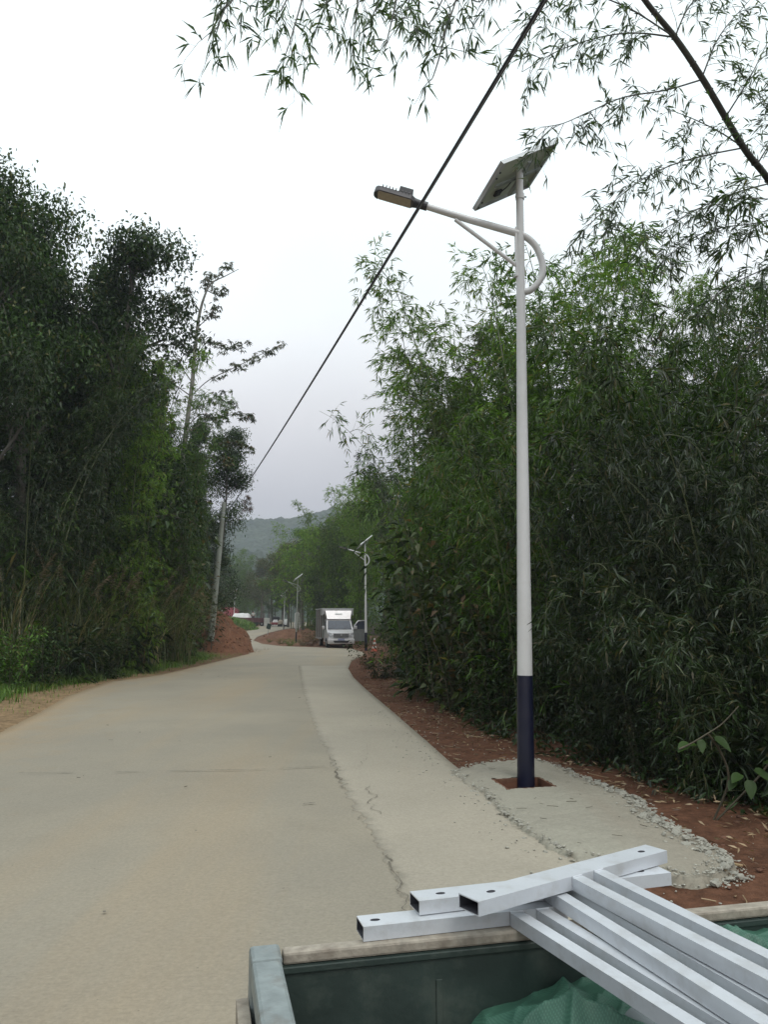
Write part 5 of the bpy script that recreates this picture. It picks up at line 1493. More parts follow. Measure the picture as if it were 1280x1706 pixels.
# ------------------------------------------------------------------ box van
def make_van():
    g = G(568, 1081); g.z = gzf(g.x, g.y) + 0.0
    root = empty('box_van', g, 'silver white box van facing the camera with its driver side door swung open', 'van', rz=.20)
    root.scale = (.95, .95, .88)
    S = 1.0
    body = M['van_paint']
    def add(mb, name, mat, par=root, smooth=False): return mb.build(name, mat, par, smooth)
    # cab profile in y (front is -y) and z, half widths
    W = .84
    prof = [(-.02, .42), (-.06, .62), (0.0, .88), (.10, 1.00), (.42, 1.17), (.52, 1.22), (.98, 1.84), (1.10, 1.92), (2.0, 1.95), (2.0, .40), (.2, .38)]
    bm = bmesh.new()
    lv, rv = [], []
    for y, z in prof:
        w = W * (1 - .10 * max(0, (z - 1.2)) / .75) * (.93 if y < .05 else 1)
        lv.append(bm.verts.new((-w, y, z))); rv.append(bm.verts.new((w, y, z)))
    n = len(prof)
    for i in range(n):
        j = (i + 1) % n
        bm.faces.new((lv[i], lv[j], rv[j], rv[i]))
    bm.faces.new(lv[::-1]); bm.faces.new(rv)
    es = [e for e in bm.edges if not e.is_boundary]
    bmesh.ops.bevel(bm, geom=bm.edges[:], offset=.035, segments=2, affect='EDGES', profile=.6)
    mb = MB(); mb.bm.free(); mb.bm = bm
    cab = add(mb, 'cab', body, smooth=True)
    # windscreen lying on the raked face, proud
    def wind(a0, a1, wb, wt, off, name, mat, par):
        y0, z0 = .52, 1.22; y1, z1 = .98, 1.84
        d = Vector((0, y1 - y0, z1 - z0)); nn = Vector((0, -d.z, d.y)).normalized()
        p = lambda a, w: Vector((w, y0, z0)) + d * a + nn * off
        m_ = MB(); m_.poly([p(a0, -wb), p(a0, wb), p(a1, wt), p(a1, -wt)], .008, nn); return add(m_, name, mat, par)
    wind(.02, .98, .765, .70, .003, 'windscreen_seal', M['dark_plastic'], cab)
    ws = wind(.07, .93, .725, .665, .013, 'windscreen', M['van_glass'], cab)
    for sx in (-1, 1):
        m_ = MB(); m_.tube([(sx * .45 - .25, .50, 1.25), (sx * .45 + .12, .67, 1.45)], .012, 5); add(m_, 'wiper', M['dark_plastic'], ws)
    m_ = MB(); m_.box((-.1, .74, 1.34), (.35, .1, .05)); add(m_, 'dashboard_papers', M['tarp_white'], cab)
    # grille, badge, bumper, lights, plate
    m_ = MB(); m_.poly([(-.52, -.062, .98), (.52, -.062, .98), (.46, -.085, .72), (-.46, -.085, .72)], .03, (0, -1, 0)); gr = add(m_, 'grille', M['grille'])
    for k in range(6):
        m_ = MB(); m_.box((0, -.118, .745 + k * .042), (.94 + k * .015, .014, .012)); add(m_, 'grille_bar', M['alu'], gr)
    m_ = MB(); m_.cyl((0, -.13, .885), (0, 1, 0), .055, .02, 16); add(m_, 'badge', M['alu'], gr)
    for sx in (-1, 1):
        m_ = MB(); m_.poly([(sx * .54, -.05, .97), (sx * .80, .02, 1.06), (sx * .82, .04, .90), (sx * .70, -.06, .78), (sx * .55, -.07, .80)], .035, (0, -1, 0)); add(m_, 'headlight', M['lamp_glass'])
        m_ = MB(); m_.poly([(sx * .50, -.13, .50), (sx * .76, -.11, .55), (sx * .76, -.11, .40), (sx * .56, -.13, .37)], .02, (0, -1, 0)); add(m_, 'fog_lamp', M['dark_plastic'])
    m_ = MB(); m_.box((0, -.05, .46), (1.68, .20, .34), None, .05); bu = add(m_, 'bumper', body, smooth=True)
    m_ = MB(); m_.poly([(-.50, -.152, .50), (.50, -.152, .50), (.42, -.152, .37), (-.42, -.152, .37)], .012, (0, -1, 0)); add(m_, 'air_intake', M['dark_plastic'], bu)
    m_ = MB(); m_.box((0, -.175, .585), (.42, .015, .13)); add(m_, 'number_plate', M['plate'], bu)
    # cab side glass (left of picture) and door line
    m_ = MB(); m_.poly([(-.853, .72, 1.22), (-.853, 1.55, 1.22), (-.805, 1.55, 1.78), (-.80, 1.08, 1.78)], .006, (-1, 0, 0)); add(m_, 'side_window', M['van_glass'], cab)
    m_ = MB(); m_.box((.835, 1.12, 1.15), (.03, .95, 1.35)); add(m_, 'door_opening', M['dark_plastic'], cab)
    for sx in (-1, 1):
        m_ = MB(); m_.box((sx * 1.02, .62, 1.36), (.17, .08, .23), None, .03); mi = add(m_, 'wing_mirror', body, smooth=True)
        m_ = MB(); m_.tube([(sx * .84, .62, 1.28), (sx * .98, .62, 1.30)], .015, 6); add(m_, 'mirror_arm', M['dark_plastic'], mi)
    # roof fairing between cab and box
    m_ = MB(); m_.poly([(-.74, .98, 1.93), (.74, .98, 1.93), (.83, 1.22, 2.50), (-.83, 1.22, 2.50)], .75, (0, 1, 0)); fa = add(m_, 'roof_fairing', body)
    m_ = MB(); m_.poly([(-.22, 1.09, 2.24), (.22, 1.09, 2.24), (.22, 1.125, 2.33), (-.22, 1.125, 2.33)], .012, (0, -1, .2)); add(m_, 'fairing_plate', M['galv'], fa)
    # cargo box
    m_ = MB(); m_.box((0, 3.55, 1.62), (1.94, 3.0, 1.98), None, .01); cb = add(m_, 'cargo_box', M['van_box'])
    m_ = MB(); m_.box((0, 3.3, 2.64), (2.06, 3.62, .06)); add(m_, 'roof_edge', M['alu'], cb)
    m_ = MB(); m_.box((0, 1.52, 2.44), (2.02, .10, .36)); add(m_, 'front_header', body, cb)
    for sx in (-1, 1):
        m_ = MB(); m_.box((sx * .985, 1.76, 2.40), (.05, .58, .42)); add(m_, 'side_wing', body, cb)
        for k in range(9):
            m_ = MB(); m_.box((sx * .982, 2.22 + k * .34, 1.62), (.03, .05 if k % 3 else .10, 1.90)); add(m_, 'side_rib', M['galv'] if k % 3 else M['form_wood'], cb)
        m_ = MB(); m_.box((sx * .975, 3.55, .60), (.05, 3.0, .09)); add(m_, 'bottom_rail', M['galv'], cb)
    # chassis
    m_ = MB(); m_.box((0, 2.8, .42), (.8, 4.2, .16)); add(m_, 'chassis', M['dark_plastic'])
    for (x, y) in ((-.72, .78), (.72, .78), (-.74, 3.9), (.74, 3.9)):
        m_ = MB(); m_.cyl((x, y, .29), (1, 0, 0), .29, .19, 28); wh = add(m_, 'wheel', M['rubber'], smooth=True)
        m_ = MB(); m_.cyl((x * 1.13, y, .29), (1, 0, 0), .17, .05, 18); add(m_, 'rim', M['galv'], wh, True)
        if y < 1:
            m_ = MB(); pts = [(x * 1.12, y + .36 * math.cos(a), .29 + .36 * math.sin(a)) for a in np.linspace(0, math.pi, 12)]; m_.tube(pts, .035, 6); add(m_, 'wheel_arch', M['dark_plastic'])
    # open door on the picture's right, hinged at the front edge
    dr = Matrix.Rotation(R(-68), 3, 'Z'); hinge = Vector((.84, .62, 0))
    def dp(a, z, t=0): return hinge + dr @ Vector((t, a, 0)) + Vector((0, 0, z))
    outl = [(0, .46), (.92, .46), (.98, .62), (.98, 1.22), (.98, 1.24), (.0, 1.24)]
    nrm = dr @ Vector((1, 0, 0))
    m_ = MB(); m_.poly([dp(a, z) for a, z in outl], .06, nrm); door = add(m_, 'open_door', M['door_inner'])
    m_ = MB(); m_.tube([dp(0.02, 1.22, .03), dp(.10, 1.50, .03), dp(.36, 1.80, .03), dp(.90, 1.84, .03), dp(.97, 1.78, .03), dp(.97, 1.22, .03)], .035, 8); add(m_, 'window_frame', body, door, True)
    m_ = MB(); m_.poly([dp(.05, 1.25, .028), dp(.94, 1.25, .028), dp(.94, 1.79, .028), dp(.38, 1.77, .028), dp(.12, 1.50, .028)], .004, nrm); add(m_, 'window_pane', M['van_glass'], door)
    m_ = MB(); m_.box(tuple(dp(.5, .86, -.02)), (.05, .7, .08), dr, .01); add(m_, 'arm_rest', M['dark_plastic'], door)
    return root
M['van_paint'] = simple('van_paint', (.50, .49, .50), .28, .25, var=.04, scale=3, dirt=(.25, .21, .17), dirt_amt=.35, dscale=2.5)
M['van_box'] = simple('van_box', (.25, .26, .24), .5, .3, var=.1, scale=2, dirt=(.16, .12, .09), dirt_amt=.7, dscale=1.6)
M['van_glass'] = simple('van_glass', (.045, .05, .07), .08, var=.2, spec=.8)
M['grille'] = simple('grille', (.06, .06, .07), .35, .3)
M['lamp_glass'] = simple('lamp_glass', (.32, .33, .35), .12, var=.25, scale=12, spec=.8)
M['plate'] = simple('plate', (.23, .25, .36), .5)
M['door_inner'] = simple('door_inner', (.13, .14, .14), .6, var=.2, scale=5)
make_van()

# ------------------------------------------------------------------ traffic cone
M['cone_red'] = simple('cone_red', (.42, .09, .045), .6, var=.15); M['cone_white'] = simple('cone_white', (.6, .57, .54), .5, var=.1)
g = G(624, 1086); g.z = gzf(g.x, g.y)
c = empty('traffic_cone', g, 'red and white banded traffic cone on the ground right of the second street lamp', 'traffic cone')
b = MB(); b.box(g + Vector((0, 0, .02)), (.36, .36, .04), None, .01); b.build('cone_base', M['cone_red'], c, False, g)
hs_ = [.04, .16, .27, .38, .49, .60, .70]
for k in range(6):
    ra, rb = .15 - .17 * hs_[k] / 1.0, .15 - .17 * hs_[k + 1] / 1.0
    b = MB(); b.tube([g + Vector((0, 0, hs_[k] + .0005)), g + Vector((0, 0, hs_[k + 1]))], [ra, rb], 18)
    b.build('cone_band', M['cone_red'] if k % 2 == 0 else M['cone_white'], c, True, g)

# ------------------------------------------------------------------ small things at the bend
M['board_green'] = simple('board_green', (.035, .065, .055), .5, var=.1)
g = G(445, 1062); g.z = gzf(g.x, g.y)
c = empty('small_sign', g, 'small dark green board tilted on a thin stake at the tip of the soil heap', 'sign')
b = MB(); b.tube([g + Vector((0, 0, -.1)), g + Vector((.08, 0, .62))], .022, 8); b.build('stake', M['galv'], c, True, g)
b = MB(); b.box(g + Vector((.12, 0, .83)), (.34, .03, .42), (.1, .28, .2), .006); b.build('board', M['board_green'], c, False, g)
b = MB(); b.box(g + Vector((-.05, 0, .02)), (.45, .4, .16), (0, .1, .4), .04); b.build('footing', M['clod'], c, False, g)

g = G(495, 1050); g = Vector((P(495, 1035, 76).x, 76, 0)); g.z = gzf(g.x, g.y)
hh = P(495, 1020, 76).z - g.z
c = empty('white_board', g, 'tall white board with rounded top standing behind the dark footed lamp', 'sign board')
wd = 8.6 / F * 76
outl = [(-wd / 2, .15), (wd / 2, .15), (wd / 2, hh - .18), (wd / 2 - .06, hh - .07), (wd / 4, hh), (0, hh + .04), (-wd / 4, hh), (-wd / 2 + .06, hh - .07), (-wd / 2, hh - .18)]
b = MB(); b.poly([g + Vector((x, 0, z)) for x, z in outl], .10, (0, 1, 0)); bd = b.build('board', M['tarp_white'], c, False, g)
b = MB(); b.box(g + Vector((-.1, -.03, hh * .5)), (.03, .04, hh * .8)); b.build('seam_strip', M['galv'], bd, False, g)
b = MB(); b.box(g + Vector((0, -.03, hh * .32)), (wd, .03, .03)); b.build('seam_strip', M['galv'], bd, False, g)
for sx in (-1, 1):
    b = MB(); b.box(g + Vector((sx * wd * .35, .05, .0)), (.06, .06, .5)); b.build('leg', M['galv'], c, False, g)
g = Vector((P(503.5, 1035, 78).x, 78, 0)); g.z = gzf(g.x, g.y)
c = empty('concrete_pole', g, 'pale concrete pole standing just right of the tall white board', 'utility pole')
MB().tube([g, P(501.5, 958, 78)], [.14, .10], 14).build('shaft', M['concrete_pole'], c, True, g)
for k in range(4):
    b = MB(); b.tube([g + Vector((0, 0, .2 + .26 * k)), g + Vector((.04, 0, .33 + .26 * k))], .150, 14); b.build('marker_band', M['cone_white'] if k % 2 else M['dark_plastic'], c, True, g)

# red roofed hut
M['red_roof'] = simple('red_roof', (.24, .035, .045), .55, var=.12, scale=3)
M['wall_white'] = simple('wall_white', (.5, .5, .46), .85, var=.08, scale=2, dirt=(.3, .28, .24), dirt_amt=.5)
HB = 112.
def hpz(px, py, Y=HB): return P(px, py, Y)
g = Vector((hpz(380, 1030).x, HB, gzf(hpz(380, 1030).x, HB)))
c = empty('hut', g, 'small hut with steep dark red roof and pale triangular gable behind the grassy bank', 'hut')
u = 1 / F * HB
zb = hpz(0, 1030).z
a0, a1, ap = hpz(363, 1030), hpz(376.5, 1030), hpz(370, 1015)
b = MB(); b.poly([a0, a1, ap], .25, (0, 1, 0)); gb = b.build('gable', M['wall_white'], c, False, g)
b = MB(); b.poly([hpz(368.3, 1028.5, HB - .05), hpz(371.5, 1028.5, HB - .05), hpz(370, 1019, HB - .05)], .06, (0, -1, 0)); b.build('gable_opening', M['dark_plastic'], gb, False, g)
b = MB(); b.poly([hpz(376.6, 1030.5, HB - .1), hpz(388, 1031, HB + 2), hpz(401, 1018, HB + 7), hpz(390, 1013, HB + 5), hpz(370, 1013, HB + .1)], .12, (0, 0, 1)); b.build('roof', M['red_roof'], c, False, g)
for k in range(5):
    b = MB(); p_ = hpz(370 + k * 3.6, 1012.3, HB + k * .9); b.box(p_, (.30, .2, .14)); b.build('ridge_tile', M['red_roof'], c, False, g)
b = MB(); b.poly([(a0.x, HB + .3, g.z - .3), (a1.x + 2.0, HB + .3, g.z - .3), (a1.x + 2.0, HB + .3, zb), (a0.x, HB + .3, zb)], 5, (.4, 1, 0)); b.build('wall', M['wall_white'], c, False, g)

# flatbed truck with maroon side boards
M['maroon'] = simple('maroon', (.10, .035, .038), .6, var=.2, scale=2, dirt=(.18, .13, .11), dirt_amt=.5, dscale=2)
TYb = 92.
tx = lambda px, Y=TYb: P(px, 1035, Y).x
tz = lambda py, Y=TYb: P(640, py, Y).z
g = Vector((tx(420), TYb, 0)); g.z = float(base_z(TYb)) + .05
c = empty('flatbed_truck', g, 'long flatbed truck with dark maroon side boards parked across the end of the road', 'truck')
b = MB(); b.poly([(tx(384), TYb - 3.0, tz(1034.5, TYb)), (tx(402), TYb - 1.2, tz(1036)), (tx(441), TYb, tz(1037)), (tx(441), TYb, tz(1029.5)), (tx(402), TYb - 1.2, tz(1029)), (tx(384), TYb - 3.0, tz(1027.5))], 2.2, (.1, 1, 0))
b.build('side_boards', M['maroon'], c, False, g)
for k in range(9):
    b = MB(); xx = tx(405 + k * 4.2); b.box((xx, TYb - 1.25 + k * .13, (tz(1029.5) + tz(1036.5)) / 2), (.07, .06, tz(1029.5) - tz(1036.5))); b.build('board_post', M['maroon'], c, False, g)
b = MB(); b.box((tx(442.2), TYb + 1.0, (tz(1029.5) + tz(1043)) / 2), (.38, 2.1, tz(1029.5) - tz(1043)), None, .05); b.build('cab', M['wall_white'], c, False, g)
b = MB(); b.box((tx(421), TYb + .6, g.z + .42), (1.15, 1.6, .50), None, .05); b.build('fuel_tank', M['dark_plastic'], c, False, g)
b = MB(); b.box((tx(424), TYb + 1.1, g.z + .66), (2.8, .7, .18)); b.build('chassis', M['dark_plastic'], c, False, g)
for px_ in (415, 420.5, 426, 436):
    b = MB(); b.cyl((tx(px_), TYb + .2, g.z + .27), (0, 1, 0), .27, .3, 20); wh = b.build('wheel', M['rubber'], c, True, g)
    b = MB(); b.cyl((tx(px_), TYb + .02, g.z + .27), (0, 1, 0), .12, .04, 12); b.build('rim', M['galv'], wh, True, g)
# white tarp over the load
r = np.random.default_rng(3)
xs_ = np.linspace(tx(386), tx(416), 26); ys_ = np.linspace(TYb - .4, TYb + 1.6, 10)
Xg, Yg = np.meshgrid(xs_, ys_); top_ = tz(1022)
ed = np.minimum(np.minimum((Xg - xs_[0]) / .35, (xs_[-1] - Xg) / .35), np.minimum((Yg - ys_[0]) / .3, (ys_[-1] - Yg) / .3)); ed = np.clip(ed, 0, 1)
Zg = tz(1030) + (top_ - tz(1030)) * np.sqrt(ed) + .08 * fbm(Xg, Yg, .35, 2)
i = np.arange(Xg.size).reshape(Xg.shape); q = np.stack([i[:-1, :-1], i[:-1, 1:], i[1:, 1:], i[1:, :-1]], -1).reshape(-1, 4)
o = link('tarpaulin', mesh_np('tarpaulin', np.stack([Xg, Yg, Zg], -1).reshape(-1, 3), [q], [M['tarp_white']], True))
tag(o, 'crumpled white tarpaulin covering the load on the maroon flatbed', 'tarpaulin')

# person in a pale shirt standing on the far truck
def person(loc, h, label, shirt, trousers):
    root = empty('person', loc, label, 'person')
    s = h / 1.7
    def skin(name, verts, edges, radii, mat, rootv=0, sub=1):
        me = bpy.data.meshes.new(name); me.from_pydata([Vector(v) * s for v in verts], edges, []); me.update()
        o = bpy.data.objects.new(name, me); COL.objects.link(o)
        m_ = o.modifiers.new('skin', 'SKIN'); m_.use_smooth_shade = True
        for k, rd in enumerate(radii): me.skin_vertices[0].data[k].radius = (rd[0] * s, rd[1] * s)
        me.skin_vertices[0].data[rootv].use_root = True
        o.modifiers.new('sub', 'SUBSURF').levels = sub
        dg = bpy.context.evaluated_depsgraph_get(); m2 = bpy.data.meshes.new_from_object(o.evaluated_get(dg))
        bpy.data.objects.remove(o); bpy.data.meshes.remove(me)
        m2.materials.clear(); m2.materials.append(mat); m2.name = name
        return link(name, m2, root)
    V = [(0, 0, .95), (0, 0, 1.15), (0, 0, 1.38), (0, 0, 1.48), (0, -.01, 1.60), (0, 0, 1.68), (.19, 0, 1.38), (.30, -.04, 1.12), (.26, -.14, .92), (-.19, 0, 1.38), (-.32, -.02, 1.14), (-.36, -.10, .93),
         (.09, 0, .88), (.11, 0, .48), (.11, .02, .06), (.11, -.10, .03), (-.09, 0, .88), (-.12, 0, .48), (-.13, .02, .06), (-.13, -.10, .03)]
    E = [(0, 1), (1, 2), (2, 3), (3, 4), (4, 5), (2, 6), (6, 7), (7, 8), (2, 9), (9, 10), (10, 11), (0, 12), (12, 13), (13, 14), (14, 15), (0, 16), (16, 17), (17, 18), (18, 19)]
    Rr_ = [(.15, .11), (.15, .10), (.17, .11), (.055, .055), (.085, .095), (.06, .07), (.06, .06), (.045, .045), (.03, .03), (.06, .06), (.045, .045), (.03, .03), (.085, .09), (.06, .065), (.045, .05), (.04, .03), (.085, .09), (.06, .065), (.045, .05), (.04, .03)]
    skin('body', V, E, Rr_, M['skin'])
    sh = [(0, 0, .92), (0, 0, 1.15), (0, 0, 1.40), (.20, 0, 1.38), (.285, -.03, 1.18), (-.20, 0, 1.38), (-.30, -.01, 1.18)]
    skin('shirt', sh, [(0, 1), (1, 2), (2, 3), (3, 4), (2, 5), (5, 6)], [(.175, .13), (.17, .12), (.175, .12), (.08, .08), (.07, .07), (.08, .08), (.07, .07)], shirt)
    tr_ = [(0, 0, .93), (.095, 0, .86), (.11, 0, .48), (.11, .015, .12), (-.095, 0, .86), (-.12, 0, .48), (-.13, .015, .12)]
    skin('trousers', tr_, [(0, 1), (1, 2), (2, 3), (0, 4), (4, 5), (5, 6)], [(.165, .125), (.10, .105), (.08, .085), (.07, .075), (.10, .105), (.08, .085), (.07, .075)], trousers)
    b = MB(); bmesh.ops.create_icosphere(b.bm, subdivisions=2, radius=.098 * s, matrix=Matrix.Translation(Vector((0, .012, 1.635)) * s)); b.build('hair', M['dark_plastic'], root, True)
    return root
M['skin'] = simple('skin', (.30, .17, .11), .6); M['shirt_pale'] = simple('shirt_pale', (.45, .45, .42), .8, var=.1); M['trousers_dark'] = simple('trousers_dark', (.03, .03, .04), .8)
pz_ = tz(1031) - .35
person((tx(419.5), TYb + .9, pz_), (tz(1018.5) - pz_), 'person in a pale shirt standing up on the maroon flatbed truck', M['shirt_pale'], M['trousers_dark'])

# red cart, and covered loads beside the far lamp
M['red_paint'] = simple('red_paint', (.22, .04, .045), .5, var=.15)
CY = 88.
g = Vector((tx(458.5, CY), CY, 0)); g.z = gzf(g.x, CY) + .03
c = empty('red_cart', g, 'small dull red motor cart at the far end of the road beside covered loads', 'cart')
u = F / CY; k_ = 1 / u
b = MB(); b.box(g + Vector((0, 0, .42)), (11 * k_, .9, .26), None, .04); b.build('cart_body', M['red_paint'], c, False, g)
b = MB(); b.box(g + Vector((0, -.1, .17)), (9.5 * k_, .7, .10), None, .02); b.build('bumper', M['cone_white'], c, False, g)
b = MB(); b.poly([g + Vector((-.34, 0, .55)), g + Vector((.30, 0, .55)), g + Vector((.22, .1, .85)), g + Vector((-.20, .1, .85))], .1, (0, 1, 0)); b.build('windshield', M['tarp_white'], c, False, g)
b = MB(); b.box(g + Vector((0, .8, .95)), (.8, .7, .5), None, .1); b.build('cart_load', M['dark_plastic'], c, False, g)
for sx in (-1, 1):
    b = MB(); b.cyl(g + Vector((sx * .3, 0, .12)), (1, 0, 0), .17, .1, 16); b.build('wheel', M['rubber'], c, True, g)
M['tarp_tan'] = simple('tarp_tan', (.33, .28, .22), .8, var=.15, scale=2, bump=.4, bscale=5)
def covered(px, py_top, py_bot, w, mat, label):
    g = Vector((tx(px, CY), CY, 0)); g.z = gzf(g.x, CY)
    c = empty('covered_load', g, label, 'covered load', 'covered loads by the far lamp')
    z0, z1 = tz(py_bot, CY), tz(py_top, CY); ww = w * k_
    n = 18; V = []; 
    rows = 9
    for j in range(rows):
        v = j / (rows - 1)
        for i_ in range(n):
            a = 2 * math.pi * i_ / n
            rr2 = (1 - .5 * v ** 3) * (1 + .10 * math.sin(a * 5 + px) * (1 - v) + .06 * math.sin(a * 3 + 1))
            V.append((math.copysign(abs(math.cos(a)) ** .6, math.cos(a)) * ww / 2 * rr2, math.copysign(abs(math.sin(a)) ** .6, math.sin(a)) * .5 * rr2, z0 - g.z + (z1 - z0) * v ** .8 + .04 * math.sin(a * 4 + v * 3)))
    V.append((0, 0, z1 - g.z + .03))
    idx = np.arange(rows * n).reshape(rows, n); nx2 = np.roll(idx, -1, 1)
    q = np.stack([idx[:-1], nx2[:-1], nx2[1:], idx[1:]], -1).reshape(-1, 4); t_ = np.stack([idx[-1], nx2[-1], np.full(n, rows * n)], -1)
    link('cover', mesh_np('cover', V, [q, t_], [mat], True), c)
    b = MB(); b.box((0, 0, (z0 - g.z) / 2 + .05), (ww * .8, .7, z0 - g.z + .1)); b.build('load', M['dark_plastic'], c)
covered(467, 1033, 1040, 9, M['tarp_tan'], 'dark load under a tan cover left of the far street lamp')
covered(477, 1032, 1041, 10, M['tarp_white'], 'dark load under a white cover right of the far street lamp')
for k, px_ in enumerate((510, 517)):
    g = G(px_, 1074); o = link('pale_stone', ROCKS[k]); o.location = (g.x, g.y, gzf(g.x, g.y) + .05); o.scale = (.32, .25, .2)
    tag(o, ['pale stone lying left of the van, the one nearer the dark footed lamp', 'pale stone lying left of the van, the one nearer the van'][k], 'stone', 'pale stones left of the van')

# ------------------------------------------------------------------ truck bed in the foreground
HZ = CAM_H - .50      # height of the rails
M['bed_green'] = simple('bed_green', (.022, .036, .031), .5, var=.35, scale=7, bump=.15, bscale=40, dirt=(.075, .09, .075), dirt_amt=.7, dscale=13)
M['rail_worn'] = simple('rail_worn', (.30, .265, .215), .6, var=.22, scale=60, bump=.15, bscale=150, dirt=(.15, .115, .085), dirt_amt=.7, dscale=20)
M['rail_grey'] = simple('rail_grey', (.23, .265, .265), .5, .2, var=.2, scale=30, bump=.15, bscale=90, dirt=(.14, .12, .10), dirt_amt=.7, dscale=16)
M['board_grey'] = simple('board_grey', (.20, .23, .24), .6, var=.1, scale=5)
A = PZ(466, 1577, HZ); B_ = PZ(1285, 1499, HZ)
rd = (B_ - A).normalized(); rn = Vector((rd.y, -rd.x, 0))       # rn points towards the viewer
L_ = (B_ - A).length + .75
bed = empty('truck_bed', A, 'open metal cargo bed with dark green inner walls and worn rails in the foreground', 'truck bed')
rotb = Matrix.Rotation(math.atan2(rd.y, rd.x), 3, 'Z')
def bx(name, u0, u1, v0, v1, z0, z1, mat, bev=.002, parent=bed, rot=rotb):
    c = A + rd * ((u0 + u1) / 2) + rn * ((v0 + v1) / 2); c.z = (z0 + z1) / 2
    mb = MB(); mb.box(c, (abs(u1 - u0), abs(v1 - v0), abs(z1 - z0)), rot, bev)
    return mb.build(name, mat, parent, False, A)
fr_ = bx('front_rail', .003, L_, 0, .026, HZ - .018, HZ, M['rail_worn'], .004)
bx('front_wall', .0, L_, .010, .026, HZ - .46, HZ - .0185, M['bed_green'], 0)
bx('wall_bead', .0, L_, .0265, .030, HZ - .030, HZ - .019, M['bed_green'], .002)
# small press lines and a weld on the wall
for k, uu in enumerate((.245, .56, .9)):
    bx('wall_seam', uu, uu + .010, .0265, .029, HZ - .44, HZ - .06, M['bed_green'], .001)
bx('corner_post', -.047, .0, -.006, .05, HZ - .47, HZ + .004, M['rail_grey'], .006)
bx('side_rail', -.047, -.002, .0505, 1.1, HZ - .035, HZ + .003, M['rail_grey'], .006)
bx('side_wall', -.040, -.024, .0505, 1.1, HZ - .46, HZ - .0355, M['bed_green'], 0)
# outer stiffener seen past the corner
mb = MB(); q0 = A - rd * .066 + rn * .02
mb.poly([q0 + Vector((0, 0, -.06)), q0 + rn * .9 + Vector((0, 0, -.06)), q0 + rn * .9 + Vector((0, 0, -.4)), q0 + Vector((.0, 0, -.4))], .018, rd)
mb.build('outer_stiffener', M['rail_worn'], bed, False, A)
bx('floor', .0, L_, .03, 1.1, HZ - .48, HZ - .462, M['bed_green'], 0)
bx('far_wall', L_ - .02, L_, .03, 1.1, HZ - .46, HZ, M['bed_green'], 0)
bx('chassis', -.03, L_, .03, 1.1, .45, HZ - .49, M['dark_plastic'], .01)
for uu in (.35,):
    for vv in (.25, .95):
        c = A + rd * uu + rn * vv; mb = MB(); mb.cyl((c.x, c.y, .33), rd, .27, .16, 24); w_ = mb.build('wheel', M['rubber'], bed, True, A)
        mb = MB(); mb.cyl((c.x - rd.x * .085, c.y - rd.y * .085, .33), rd, .13, .02, 16); mb.build('rim', M['galv'], w_, True, A)

